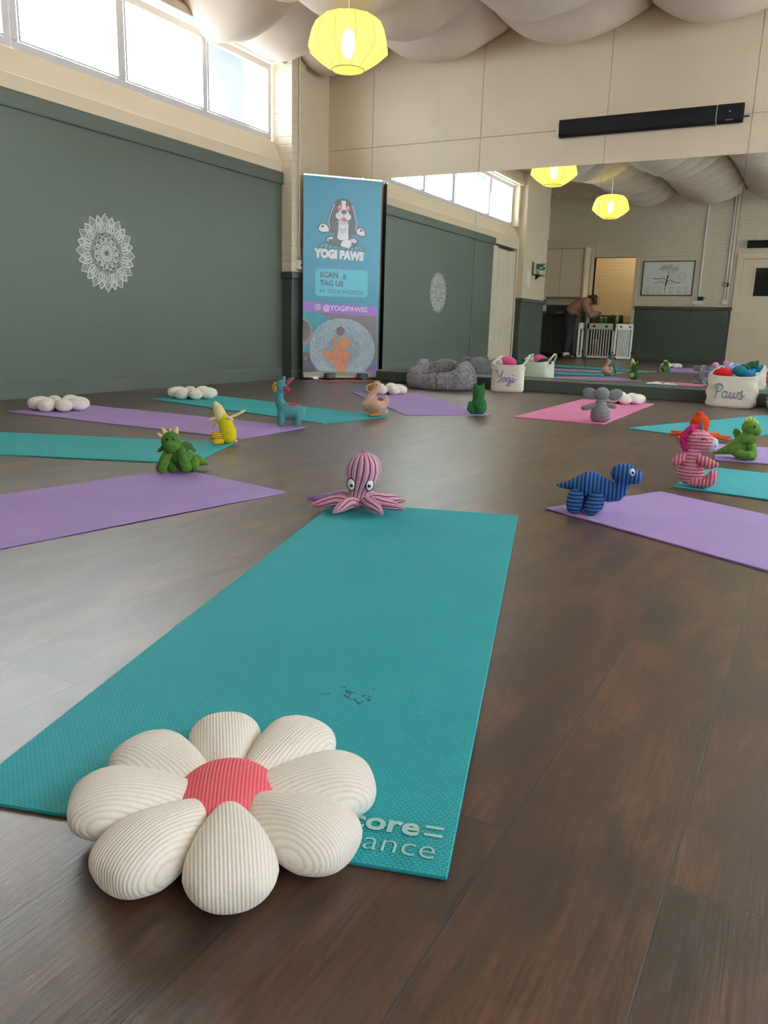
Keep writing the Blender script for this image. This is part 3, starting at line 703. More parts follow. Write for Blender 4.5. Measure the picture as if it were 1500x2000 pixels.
# framed poster
t = thing('framed_poster', 'black framed poster of a tree with roots on the cream brick wall', 'picture', (-3.08, YB + .002, 1.73))
W2, H2 = .525, .355
m = MB(); 
for a in ((-W2, W2, H2 - .018, H2), (-W2, W2, -H2, -H2 + .018), (-W2, -W2 + .018, -H2, H2), (W2 - .018, W2, -H2, H2)): m.box(a[0], a[1], 0, .025, a[2], a[3])
m.build('frame', M['black'], t, bevel=.002)
MB().box(-W2 + .01, W2 - .01, 0, .010, -H2 + .01, H2 - .01).build('print', mat('poster_paper', 'dfe1dd', .3), t)
m = MB(); y_ = .0108; T = lambda u, v: (-u, y_, v)
rr = random.Random(8)
def T2(u, v): return (u, y_, v)
sp = lambda pts, n=5: [tuple(q[:2]) for q in smooth_path([(a, b, 0) for a, b in pts], n)]
for pts, wd in (([(0, .06), (-.01, -.02), (-.02, -.09), (-.03, -.16)], .024), ([(-.01, -.06), (-.08, 0), (-.2, -.01), (-.3, 0)], .012), ([(-.01, -.08), (.05, -.04), (.15, -.08), (.27, -.085)], .012),
                ([(-.02, -.1), (-.12, -.06), (-.2, -.09), (-.27, -.09)], .009), ([(-.02, -.12), (.05, -.1), (.12, -.12)], .006), ([(-.02, -.12), (-.08, -.1), (-.14, -.12)], .006),
                ([(0, .0), (.02, .06), (.01, .13)], .006), ([(-.03, -.16), (-.035, -.25), (-.03, -.32)], .008), ([(-.05, -.2), (-.03, -.24)], .01)): ribbon(m, sp(pts), wd, T2)
m.build('tree_drawing', mat('ink_black', '23211f', .6), t)
m = MB()
for k in range(70):
    a = rr.uniform(0, 2 * PI); r = rr.uniform(.0, 1) ** .5; cu_, cv_ = .02 + .19 * r * math.cos(a), .2 + .085 * r * math.sin(a); q = rr.uniform(.012, .026)
    ribbon(m, [(cu_ + q * math.cos(i * PI / 4), cv_ + q * math.sin(i * PI / 4)) for i in range(8)], .0035, T2, True)
for q in (.075, .05): ribbon(m, [(.29 + q * math.cos(i * PI / 12), .04 + q * math.sin(i * PI / 12)) for i in range(24)], .004, T2, True)
ribbon(m, [(-.42, -.05), (-.38, .07), (-.34, -.05), (-.42, -.05)], .004, T2)
for q in (.03, .06, .09): ribbon(m, [(.11 + q * 1.2 * math.cos(i * PI / 12), .05 + q * .8 * math.sin(i * PI / 12)) for i in range(24)], .003, T2, True)
m.build('foliage_drawing', mat('ink_grey', '8d908c', .6), t)
m = MB()
for r0 in (-.19, -.22, -.26, -.29, -.31):
    for c0 in (-.45, -.33, -.2, .04, .2, .33):
        m.box(c0, c0 + .1, y_ - .0003, y_, r0, r0 + .008)
m.build('caption_lines', mat('ink_rose', 'b79f9b', .6), t)

# pet gate
gm = mat('gate_white_paint', 'e4e2da', .4)
def gate_panel(g, name, w_, nbar, x, y, rz, paws):
    p = MB()
    p.box(0, w_, -.012, .012, .64, .77); p.box(0, w_, -.012, .012, .02, .07); p.box(0, .045, -.012, .012, .02, .77); p.box(w_ - .045, w_, -.012, .012, .02, .77)
    o = p.build(name, gm, g, bevel=.004); o.location = (x, y, 0); o.rotation_euler = (0, 0, rz)
    for k in range(nbar):
        xx = .045 + (w_ - .09) * (k + 1) / (nbar + 1); MB().box(xx - .011, xx + .011, -.009, .009, .07, .64).build('bar', gm, o)
    for f in paws:
        q = MB(); q.ell((w_ * f, .0125, .70), (.028, .0015, .02)); 
        for d in (-.026, -.009, .009, .026): q.ell((w_ * f + d, .0125, .728 - abs(d) * .4), (.007, .0015, .009), seg=10, rg=6)
        q.build('paw_cutout', M['black'], o)
    for z in (.12, .60): MB().box(w_ - .01, w_ + .015, -.02, .02, z, z + .06).build('hinge', M['black'], o)
    return o
g = thing('pet_gate', 'white folding pet gate with paw cut-outs standing across the doorway', 'gate', (0, 0, 0))
gate_panel(g, 'gate_panel', .12, 0, -4.80, -2.22, -.5, ())
gate_panel(g, 'gate_panel', .60, 8, -4.63, -2.33, 0, (.25, .70))
gate_panel(g, 'gate_panel', .40, 8, -4.02, -2.33, -.55, (.3, .8))

# bottles in the store room, low shelf
tag(MB().box(-5.0, -3.35, -4.18, -3.8, .76, .80).box(-4.98, -4.92, -4.15, -3.83, 0, .76).box(-3.43, -3.37, -4.15, -3.83, 0, .76).build('storage_bench', M['worktop']), 'black bench in the store room behind the gate carrying bottles', 'bench')
def spray(label, x, y, col, trig='e4e2da', h=.2):
    t = thing('spray_bottle', label, 'bottle', (x, y, .80), 0, 'bottles behind the gate')
    MB().lathe([(.038, 0), (.04, .01), (.04, h * .6), (.022, h * .85), (.015, h)], seg=16).build('body', mat('bottle_' + col, col, .25), t, smooth=True)
    MB().box(-.05, .02, -.012, .012, h, h + .04).box(-.02, -.005, -.01, .01, h - .05, h).build('trigger', mat('trigger_' + trig, trig, .4), t, bevel=.003)
spray('dark green spray bottle with white trigger, left one behind the gate', -4.46, -3.9, '24382c')
spray('pale spray bottle with cream body, middle one behind the gate', -4.345, -3.88, 'b9a98c')
spray('dark green spray bottle with white trigger, right one behind the gate', -4.26, -3.9, '20352f')
tag(MB().box(-4.2, -4.04, -3.95, -3.85, .80, .98).build('cardboard_box', mat('tan_card', 'c0ad90', .7), bevel=.004), 'small tan cardboard box beside the bottles behind the gate', 'box')
for k, (x, c_) in enumerate(((-4.72, '4c8060'), (-4.62, '3f7358'))):
    t = thing('glass_jar', ('left' if k == 0 else 'right') + ' one of two green glass jars behind the gate', 'jar', (x, -3.9, .80), 0, 'green jars behind the gate')
    MB().lathe([(.04, 0), (.042, .01), (.042, .10), (.03, .115)], seg=16).build('body', mat('jar_green' + str(k), c_, .2), t, smooth=True); MB().lathe([(.033, .115), (.033, .135)], seg=16).build('lid', M['white_plastic'], t)
lw = bpy.data.lights.new('store_room_lamp', 'POINT'); lw.energy = 8; lw.color = (1, .82, .55); lw.shadow_soft_size = .1
lo = bpy.data.objects.new('store_room_lamp', lw); COL.objects.link(lo); lo.location = (-3.75, -3.1, 2.75)

# puppy behind the gate
pt = thing('puppy', 'tan puppy with pale head standing behind the bars of the white gate', 'dog', (-4.44, -2.56, 0), PI / 2 * .2)
m = MB(); m.loft([(-.05, -.12, .12), (-.02, -.04, .17), (.0, .02, .24), (.0, .05, .31)], [.065, .075, .065, .045])
m.ell((0, .07, .36), (.055, .06, .052)); m.loft([(0, .1, .35), (0, .145, .335)], [.03, .022])
for sx_ in (-1, 1):
    m.loft([(sx_ * .035, .03, .22), (sx_ * .04, .05, .12), (sx_ * .04, .05, .03), (sx_ * .04, .075, .015)], [.028, .022, .017, .017])
    m.loft([(sx_ * .045 - .03, -.1, .13), (sx_ * .06 - .03, -.04, .09), (sx_ * .055 - .03, -.10, .05), (sx_ * .055 - .03, -.05, .015)], [.045, .032, .02, .018])
m.loft([(-.05, -.16, .13), (-.06, -.24, .18), (-.06, -.27, .25)], [.02, .014, .008])
m.blob('body', plush('tan_fur', '8a6a44'), pt, .009, 4)
for sx_ in (-1, 1): MB().ell((sx_ * .055, .06, .35), (.014, .025, .045), (0, sx_ * .3, 0)).build('ear', plush('pale_fur', 'c4ae88'), pt, smooth=True)
MB().ell((0, .068, .395), (.05, .055, .022)).build('head_patch', plush('pale_fur', 'c4ae88'), pt, smooth=True)
MB().ell((0, .167, .342), (.009, .007, .007)).build('nose', M['eye_black'], pt, smooth=True)

# person bending over the gate, seen in the mirror
def person():
    r = thing('person', 'person in tan sweatshirt and black trousers bending over the white gate, reflected in the mirror', 'person', (-4.86, -1.85, 0))
    X = lambda x, y, z: (x + 4.86, y + 1.85, z)
    skin = mat('skin', 'b98a70', .55, noise=.05)
    b = MB()
    hips = (-4.90, -1.85, .97)
    b.loft([X(-4.93, -1.85, .93), X(-4.86, -1.85, 1.03), X(-4.76, -1.87, 1.12), X(-4.62, -1.89, 1.19), X(-4.54, -1.9, 1.21)], [(.15, .11), (.14, .105), (.145, .11), (.16, .10), (.10, .07)])
    b.loft([X(-4.52, -1.90, 1.22), X(-4.46, -1.91, 1.22)], [.05, .05])
    b.ell(X(-4.40, -1.92, 1.235), (.095, .075, .105), (0, 1.9, 0))
    b.ell(X(-4.335, -1.93, 1.16), (.02, .018, .02))                       # nose
    for s_ in (-1, 1):
        b.ell(X(-4.40, -1.92 + s_ * .078, 1.23), (.018, .01, .028))       # ears
        b.loft([X(-4.91, -1.85 + s_ * .085, .92), X(-4.90, -1.85 + s_ * .09, .50), X(-4.93, -1.85 + s_ * .09, .10)], [.085, .06, .04])
        b.loft([X(-4.93, -1.85 + s_ * .09, .08), X(-4.88, -1.85 + s_ * .09, .04), X(-4.77, -1.85 + s_ * .095, .03)], [.04, .038, .03])
        el = X(-4.43 - (.03 if s_ < 0 else 0), -1.88 + s_ * .2, .93)
        b.loft([X(-4.60, -1.89 + s_ * .15, 1.17), el], [.055, .042]); ha = X(-4.29, -1.90 + s_ * .12, .985)
        b.loft([el, ha], [.04, .027])
        b.loft([ha, X(-4.24, -1.90 + s_ * .11, 1.0)], [(.038, .016), (.036, .014)])
        for f in range(4):
            o_ = (f - 1.5) * .019; L = (.05, .06, .057, .045)[f]
            b.loft([X(-4.235, -1.90 + s_ * .11 + o_, 1.0), X(-4.215 + L * .3, -1.9 + s_ * .11 + o_, 1.0 - .004), X(-4.21 + L * .5, -1.9 + s_ * .11 + o_, 1.0 - L * .5)], [.009, .0085, .007], 8)
        b.loft([X(-4.27, -1.90 + s_ * .075, .995), X(-4.24, -1.90 + s_ * .055, 1.0), X(-4.215, -1.9 + s_ * .055, .99)], [.012, .01, .008], 8)
    b.blob('body', skin, r, .007, 2)
    for s_ in (-1, 1): MB().ell(X(-4.345, -1.925 + s_ * .032, 1.205), (.008, .011, .006)).build('eye', M['eye_black'], r, smooth=True)
    tb = MB(); tb.ell(X(-4.92, -1.85, .95), (.13, .165, .12))
    for s_ in (-1, 1): tb.loft([X(-4.92, -1.85 + s_ * .08, .93), X(-4.90, -1.85 + s_ * .092, .52), X(-4.93, -1.85 + s_ * .09, .17)], [.105, .082, .066])
    tb.blob('trousers', mat('black_trousers', '0b0b0c', .85), r, .01, 4)
    sb = MB(); sb.loft([X(-4.87, -1.85, 1.02), X(-4.78, -1.86, 1.10), X(-4.66, -1.88, 1.17), X(-4.55, -1.9, 1.21), X(-4.50, -1.9, 1.215)], [(.19, .13), (.19, .14), (.19, .13), (.15, .10), (.085, .07)])
    sb.loft([X(-4.80, -1.85, .98), X(-4.70, -1.86, .92)], [(.14, .05), (.12, .03)])       # hem hanging forward
    for s_ in (-1, 1):
        el = X(-4.43 - (.03 if s_ < 0 else 0), -1.88 + s_ * .2, .93); ha = X(-4.31, -1.90 + s_ * .13, .98)
        sb.loft([X(-4.60, -1.89 + s_ * .14, 1.16), el], [.085, .068]); sb.loft([el, ha], [.066, .045])
    sw = sb.blob('sweatshirt', mat('tan_sweatshirt', 'a98268', .9, noise=.12, nscale=14), r, .010, 4)
    q = MB()
    for k in range(7):
        a = PI * .15 + k * PI * .7 / 6; q.ell(X(-4.70 + .07 * math.cos(a), -1.745 + .01 * math.sin(a), 1.225 + .035 * math.sin(a)), (.010, .006, .012), seg=8, rg=6)
    q.build('back_print', mat('brown_print', '5a4234', .8), sw, smooth=True)
    h = MB(); h.ell(X(-4.43, -1.92, 1.275), (.105, .095, .085), (0, .5, 0)); h.ell(X(-4.53, -1.92, 1.31), (.045, .045, .04)); h.ell(X(-4.38, -1.83, 1.21), (.05, .02, .07)); h.ell(X(-4.38, -2.01, 1.21), (.05, .02, .07))
    h.blob('hair', mat('brown_hair', '4a3628', .6, noise=.3, nscale=60), r, .008, 3)
    for s_ in (-1, 1):
        MB().loft([X(-4.93, -1.85 + s_ * .09, .08), X(-4.93, -1.85 + s_ * .09, .17)], [.047, .045]).build('sock', M['white_plastic'], r, smooth=True)
        s = MB(); s.loft([X(-4.95, -1.85 + s_ * .09, .045), X(-4.88, -1.85 + s_ * .09, .045), X(-4.77, -1.85 + s_ * .095, .032)], [(.045, .045), (.046, .043), (.04, .030)])
        s.blob('shoe', mat('brown_shoe', '6b5145', .6), r, .007, 3)
    tag(MB().ell((-4.20, -1.80, .985), (.035, .03, .022)).build('cloth_wad', M['eye_white'], smooth=True), 'white wad held in the reflected person\'s hand', 'cloth')
person()

# ================================================================== BANNER
def banner():
    b = thing('roller_banner', 'teal roller banner stand with cartoon dog logo beside the mirror', 'banner', (-4.86, 7.10, .007), math.atan2(.62, .578))
    Wd = .84
    pm = lambda n, c, r=.45, **k: mat('print_' + n, c, r, **k)
    MB().box(0, Wd, -.003, -.001, .085, 2.045).build('poster', pm('teal', '2c7f96', noise=.02), b)
    MB().box(0, Wd, -.0009, .001, .085, 2.045).build('backing', M['black'], b)
    MB().box(-.004, Wd + .004, -.012, .008, 2.042, 2.063).build('top_rail', M['chrome'], b, bevel=.004)
    MB().prism([(-.075, .012), (.025, .012), (.03, .03), (.02, .075), (-.005, .088), (-.045, .075), (-.08, .03)], 'x', -.006, Wd + .006).build('base_cassette', M['chrome'], b, bevel=.004)
    MB().loft([(Wd * .76, .012, .05), (Wd * .76, .02, 2.075)], [.008, .008], 10).build('support_pole', M['chrome'], b)
    for x in (.12, .66): MB().box(x - .03, x + .03, -.12, .03, 0, .014).build('foot', M['chrome'], b, bevel=.003)
    def to(lay): return lambda u, v: (u, -.0034 - lay * .0006, v)
    def K(X, Y): return ((X - 62 - 0) * Wd / (730 + (1830 - Y) / 1940 * 38), .09 + (1830 - (Y - (X - 62) * .055 * max(0, (Y < 700)) * .6)) * .001007)
    def poly(name, pts, material, lay, par=b, sm=0, mb=None):
        P2 = [K(*p) for p in pts]
        if sm: P2 = [tuple(q[:2]) for q in smooth_path([(a, c, 0) for a, c in P2 + P2[:1]], sm)][:-1]
        T_ = to(lay); m_ = mb or MB(); m_.add([T_(*p) for p in P2], [tuple(range(len(P2)))])
        if mb: return m_
        return m_.build(name, material, par)
    navy, wht, pale = pm('navy', '22262f'), pm('white', 'ece9ee'), pm('pale_lilac', 'c9c8dc')
    # the lower photo print
    dk = MB(); poly('', [(62, 1225), (785, 1245), (785, 1835), (62, 1835)], None, 1, mb=dk); ph = dk.build('photo_print', pm('taupe', '5c4f52', noise=.2, nscale=4), b)
    poly('teal_cloth', [(62, 1225), (225, 1232), (350, 1310), (190, 1460), (130, 1640), (62, 1640)], pm('teal_cloth', '2a8591', noise=.1), 2, ph)
    poly('dark_corner', [(62, 1640), (130, 1640), (180, 1835), (62, 1835)], pm('dark_plum', '2c262e'), 2, ph)
    poly('mug', [(62, 1290), (110, 1310), (150, 1380), (150, 1480), (110, 1560), (62, 1590)], pm('mug_taupe', '8b7a78'), 3, ph, 4)
    poly('mug_inside', [(62, 1310), (105, 1335), (130, 1400), (120, 1470), (62, 1520)], pm('mug_dark', '3a2f2f'), 4, ph, 4)
    ring = [(440 + 0 + 325 * math.cos(a), 1600 + 320 * math.sin(a)) for a in [i * PI / 30 for i in range(60)]]
    ring = [(min(max(x, 128), 784), min(y, 1834)) for x, y in ring]
    fur = NT('print_grey_fur'); vz = fur.n('ShaderNodeTexNoise'); vz.inputs['Scale'].default_value = 45; vz.inputs['Detail'].default_value = 6; vz.inputs['Distortion'].default_value = 2.0
    tcx = fur.n('ShaderNodeTexCoord'); fur.l(tcx.outputs['Object'], vz.inputs['Vector']); fur.l(fur.ramp(vz.outputs[0], [(.32, lin('6f7f8c')), (.55, lin('a3afb8')), (.75, lin('c6ced3'))]), fur.b.inputs['Base Color'])
    poly('fluffy_bed', ring, fur.m, 3, ph)
    poly('bed_inside', [(350, 1480), (400, 1430), (470, 1420), (560, 1480), (620, 1560), (600, 1680), (520, 1760), (460, 1834), (370, 1834), (270, 1720), (250, 1640), (300, 1560)], pm('bed_inner', '8796a0', noise=.25, nscale=30), 4, ph, 3)
    poly('purple_corner', [(784, 1750), (784, 1834), (700, 1834), (750, 1790)], pm('purple', '6a4693'), 4, ph)
    pup = pm('puppy_tan', 'c07a55', noise=.15, nscale=20)
    poly('puppy_body', [(350, 1500), (375, 1470), (400, 1560), (430, 1560), (470, 1600), (510, 1650), (540, 1700), (490, 1740), (490, 1800), (470, 1834), (385, 1834), (370, 1770), (330, 1740), (290, 1690), (250, 1660), (255, 1620), (340, 1620), (360, 1600)], pup, 5, ph, 2)
    poly('puppy_head', [(425, 1480), (470, 1470), (500, 1500), (545, 1520), (520, 1550), (490, 1590), (440, 1590), (415, 1540)], pm('puppy_tan2', 'cc8660', noise=.12, nscale=20), 6, ph, 3)
    poly('puppy_paw', [(385, 1390), (425, 1365), (462, 1390), (465, 1430), (425, 1465), (385, 1435)], pm('puppy_nose', '5c4038'), 6, ph, 4)
    poly('red_dot', [(75, 1700), (90, 1685), (108, 1700), (92, 1725)], pm('rose', 'b5485c'), 4, ph, 4)
    # purple band with handle
    bd = poly('name_band', [(62, 1118), (785, 1148), (785, 1252), (62, 1222)], pm('violet', '9366b8'), 5)
    rx = lambda ang: Matrix.Rotation(PI / 2, 4, 'X')
    def txt(body, X, Y, size, material, lay, bold=0, sp=1.0, sx_=1.0, rot=0.0, par=b, name='lettering'):
        u, v = K(X, Y); Mx = Matrix.Translation((u, -.0034 - lay * .0006, v)) @ Matrix.Rotation(PI / 2, 4, 'X') @ Matrix.Rotation(rot, 4, 'Z') @ Matrix.Diagonal((sx_, 1, 1, 1))
        return text_mesh(name, body, size, material, par, Mx, bold, .0002, spacing=sp)
    txt('@YOGIPAWSS', 252, 1200, .074, wht, 6, .0008, 1.0, 1.02, -.02, bd)
    ic = MB(); T_ = to(6)
    def rr_(cx, cy, hw, hh, rad, n=5):
        pts = []
        for qx, qy, a0 in ((1, 1, 0), (-1, 1, 90), (-1, -1, 180), (1, -1, 270)):
            for k in range(n + 1): a = math.radians(a0 + 90 * k / n); pts.append((cx + qx * (hw - rad) + rad * math.cos(a), cy + qy * (hh - rad) + rad * math.sin(a)))
        return pts
    cx_, cy_ = K(201, 1173)
    ribbon(ic, rr_(cx_, cy_, .026, .026, .009), .006, T_, True); ribbon(ic, [(cx_ + .012 * math.cos(i * PI / 8), cy_ + .012 * math.sin(i * PI / 8)) for i in range(16)], .006, T_, True); ic.add([T_(cx_ + .015, cy_ + .019), T_(cx_ + .012, cy_ + .016), T_(cx_ + .015, cy_ + .013), T_(cx_ + .018, cy_ + .016)], [(0, 1, 2, 3)])
    ic.build('camera_icon', wht, bd)
    # scan box (left without its code)
    x0, y0 = K(178, 1060); x1, y1 = K(695, 780)
    sbx = MB().add([to(3)(*p) for p in rr_((x0 + x1) / 2, (y0 + y1) / 2, (x1 - x0) / 2, (y1 - y0) / 2, .035)], [tuple(range(24))]).build('info_box', pm('light_teal', '5cb6ca'), b)
    dark = pm('dark_teal', '123c48')
    txt('SCAN', 222, 866, .074, dark, 4, .0028, 1.05, 1.0, -.015, sbx); txt('&', 442, 878, .074, dark, 4, .0008, 1, 1, 0, sbx)
    txt('TAG US', 222, 950, .074, dark, 4, .0028, 1.0, 1.0, -.015, sbx); txt('IN YOUR PHOTOS', 220, 1024, .057, dark, 4, .0002, 1.0, 1.02, -.015, sbx)
    ar = MB(); Tr = to(4)
    ribbon(ar, [tuple(q[:2]) for q in smooth_path([K(x, y) + (0,) for x, y in ((380, 806), (400, 765), (450, 742), (500, 760), (515, 785))], 5)], .008, Tr)
    ribbon(ar, [K(490, 775), K(520, 790), K(524, 755)], .007, Tr); ar.build('curved_arrow', pm('violet2', '8f7cc0'), sbx)
    txt('YOGI PAWS', 176, 672, .112, wht, 6, .0085, 1.02, .86, -.022, b, 'logo_lettering')
    # dog logo
    def E_(cx, cy, rx_, ry_, n=28, rot=0):
        return [(cx + rx_ * math.cos(t_) * math.cos(rot) - ry_ * math.sin(t_) * math.sin(rot), cy + rx_ * math.cos(t_) * math.sin(rot) + ry_ * math.sin(t_) * math.cos(rot)) for t_ in [2 * PI * i / n for i in range(n)]]
    lg = MB(); mats_ = [navy, wht, pale, pm('logo_red', 'b8584c'), pm('logo_teal', '3fa6a8'), pm('logo_black', '0d0e12')]
    def sh(pts, mi, lay, sm=3):
        P2 = [K(*p) for p in pts]
        if sm: P2 = [tuple(q[:2]) for q in smooth_path([(a, c, 0) for a, c in P2 + P2[:1]], sm)][:-1]
        T_ = to(lay); lg.add([T_(*p) for p in P2], [tuple(range(len(P2)))], mi=mi)
    sh([(240, 528), (610, 552), (668, 612), (196, 580)], 0, 1, 0); sh([(248, 536), (604, 560), (645, 602), (215, 574)], 4, 2, 0)
    for k in range(9): sh([(262 + k * 40, 540 + k * 2), (270 + k * 40, 540 + k * 2), (262 + k * 44, 578 + k * 3), (250 + k * 44, 578 + k * 3)], 0, 3, 0)
    sh([(275, 490), (310, 462), (380, 470), (450, 480), (540, 475), (592, 500), (590, 540), (540, 578), (440, 580), (330, 560), (285, 530)], 0, 4)     # legs
    sh([(290, 490), (320, 474), (350, 480), (300, 520)], 1, 5); sh([(500, 490), (560, 488), (580, 512), (560, 530), (520, 510)], 2, 5)
    sh([(300, 495), (420, 505), (440, 560), (330, 545)], 0, 6)
    sh([(355, 330), (520, 340), (520, 480), (510, 500), (370, 492), (360, 420)], 0, 5)                                                # torso
    sh([(400, 310), (490, 318), (495, 420), (490, 500), (395, 492), (398, 420)], 1, 6); sh([(405, 312), (488, 320), (480, 350), (415, 346)], 2, 7)
    sh([(400, 370), (440, 390), (485, 372), (470, 420), (440, 445), (412, 412)], 2, 7, 2)
    sh([(300, 380), (360, 340), (370, 420), (318, 432), (298, 410)], 0, 4); sh([(520, 345), (575, 390), (580, 430), (545, 445), (520, 420)], 0, 4)
    sh([(430, 520), (470, 500), (515, 503), (528, 540), (505, 578), (455, 570), (424, 560)], 1, 7); 
    sh([(196, 400), (212, 352), (245, 336), (290, 350), (305, 385), (315, 425), (270, 435), (220, 430)], 0, 4); sh([(206, 400), (225, 355), (250, 346), (285, 360), (300, 385), (308, 418), (260, 425), (225, 420)], 1, 5)
    sh(E_(245, 371, 15, 12), 5, 6, 0)
    sh([(575, 440), (570, 395), (600, 370), (640, 375), (662, 410), (670, 440), (650, 465), (610, 460)], 0, 4); sh([(582, 435), (580, 400), (605, 380), (635, 385), (652, 412), (662, 438), (645, 455), (612, 450)], 1, 5)
    sh(E_(622, 401, 14, 12), 5, 6, 0)
    sh([(345, 165), (380, 115), (440, 96), (500, 110), (535, 160), (560, 250), (580, 330), (572, 420), (520, 440), (498, 380), (490, 300), (395, 300), (385, 390), (360, 425), (312, 410), (298, 330), (312, 240)], 0, 8)   # head and ears
    ribbon(lg, [tuple(q[:2]) for q in smooth_path([K(x, y) + (0,) for x, y in ((362, 150), (345, 190), (320, 260), (306, 330), (318, 395))], 4)], .006, to(9), mi=1)
    ribbon(lg, [tuple(q[:2]) for q in smooth_path([K(x, y) + (0,) for x, y in ((530, 160), (545, 200), (562, 270), (574, 330), (566, 400))], 4)], .006, to(9), mi=1)
    sh([(425, 118), (468, 120), (470, 170), (500, 235), (520, 280), (480, 302), (450, 300), (400, 300), (372, 265), (395, 230), (430, 180)], 1, 9)
    sh(E_(405, 265, 34, 32), 1, 10, 0); sh(E_(490, 272, 32, 32), 1, 10, 0)
    sh([(388, 180), (410, 150), (432, 170), (425, 205), (395, 215)], 3, 10); sh([(468, 178), (490, 158), (512, 185), (508, 215), (478, 205)], 3, 10)
    sh(E_(411, 182, 10, 13), 1, 11, 0); sh(E_(489, 188, 10, 13), 1, 11, 0); sh(E_(412, 186, 6, 7), 3, 12, 0); sh(E_(489, 192, 6, 7), 3, 12, 0)
    sh([(425, 215), (452, 204), (480, 216), (474, 240), (452, 250), (430, 238)], 5, 12)
    sh([(425, 290), (452, 278), (478, 294), (468, 318), (440, 316)], 3, 11); ribbon(lg, [K(452, 248), K(452, 278)], .004, to(12), mi=5)
    for x, y in ((400, 262), (486, 262)): sh(E_(x, y, 4, 4, 8), 5, 12, 0)
    lg.build('dog_logo', mats_, b)
banner()
for k, (x, y, lb) in enumerate(((-4.60, 7.235, 'left dark grey round weight on the banner base'), (-4.345, 7.49, 'right dark grey round weight on the banner base'))):
    tag(MB().lathe([(.058, 0), (.062, .006), (.062, .048), (.058, .054), (.04, .056)], (x, y, .0218), 32).build('round_weight', mat('slate_rubber', '4e565c', .6, noise=.1), smooth=False), lb, 'weight', 'weights at the banner foot')
pinkm = mat('dusty_pink_felt', '9c6457', .8)
for k, (x, y, lb) in enumerate(((-4.60, 7.17, 'left dusty pink felt flower mat under the banner'), (-4.31, 7.40, 'right dusty pink felt flower mat under the banner'))):
    pts = []
    for i in range(60):
        a = 2 * PI * i / 60; r = .19 + .03 * abs(math.sin(a * 2.5)) ** .5; pts.append((x + r * 1.0 * math.cos(a), y + r * .95 * math.sin(a)))
    tag(MB().prism(pts, 'z', 0.0008 + k * .003, .0035 + k * .003).build('felt_flower_mat', pinkm), lb, 'mat', 'felt flower mats under the banner')

# ================================================================== YOGA MATS
teal, lav, pink = yoga('teal_yoga_mat', '33b2ba'), yoga('lavender_yoga_mat', 'b598da'), yoga('pink_yoga_mat', 'ef88ba')
teal_pit = yoga('teal_yoga_mat_worn', '2cadb5', pits=(-.203, .389, .0055))
def yogamat(label, cx, cy, dirx, diry, L, material, wd=.61, curl=0, th=.0055):
    """cx, cy: corner at the right-hand near end; the mat runs along (dirx, diry) and spreads to the left"""
    a = math.atan2(-dirx, diry)
    n, k = 60, 12; vs_ = []; fs_ = []
    for top in (1, 0):
        for j in range(n + 1):
            for i in range(k + 1):
                y = L * j / n; x = -wd * i / k
                lift = .0006 * math.sin(y * 7 + x * 3) + .0006
                if curl: lift += curl * max(0, 1 - abs(y - (0 if curl > 0 else L)) / .10) ** 2 * .5
                vs_.append((x, y, (th if top else 0) + abs(lift)))
    N = (n + 1) * (k + 1)
    for j in range(n):
        for i in range(k):
            q = j * (k + 1) + i; fs_.append((q, q + k + 1, q + k + 2, q + 1)); fs_.append((N + q, N + q + 1, N + q + k + 2, N + q + k + 1))
    for j in range(n):
        q = j * (k + 1); fs_.append((q, N + q, N + q + k + 1, q + k + 1)); q += k; fs_.append((q, q + k + 1, N + q + k + 1, N + q))
    for i in range(k):
        q = i; fs_.append((q, q + 1, N + q + 1, N + q)); q = n * (k + 1) + i; fs_.append((q, N + q, N + q + 1, q + 1))
    o = MB().add(vs_, fs_).build('yoga_mat', material, smooth=False)
    o.location = (cx, cy, 0); o.rotation_euler = (0, 0, a)
    o.modifiers.new('b', 'BEVEL').width = .001
    return tag(o, label, 'yoga mat', 'yoga mats laid out in a ring')
fm = yogamat('big teal yoga mat in the foreground with the daisy pillow and pale logo', -.2803, .6902, -.2876, .9577, 1.755, teal_pit)
fm.modifiers['b'].width = .0015
yogamat('lavender yoga mat at the left edge with the dark green dragon at its corner', -2.2, 2.347, -.183, -.983, 1.75, lav)
yogamat('teal yoga mat at the left edge with the banana toy', -2.478, 3.03, -.926, -.378, 1.75, teal)
yogamat('lavender yoga mat at left with the llama toy and a daisy pillow', -2.553, 3.762, -1, .0, 1.83, lav, .59)
yogamat('teal yoga mat in the far left with the duck toy and a daisy pillow', -2.456, 4.566, -.978, .208, 1.83, teal, .59)
yogamat('lavender yoga mat in the far middle with the dark green cactus toy', -1.954, 5.155, -.679, .733, 1.76, lav)
yogamat('pink yoga mat with the grey elephant toy', -1.18, 5.17, -.005, 1, 1.83, pink)
yogamat('teal yoga mat at far right with the orange octopus toy', -.45, 4.83, .40, .917, 1.75, teal)
yogamat('lavender yoga mat at right with the light green dragon toy', -.385, 4.06, .99, .10, 1.75, lav)
yogamat('teal yoga mat at right with the pink unicorn toy', -.448, 3.209, .99, -.13, 1.75, teal)
yogamat('lavender yoga mat at right with the blue dinosaur toy', -.746, 2.533, .887, -.46, 1.75, lav)
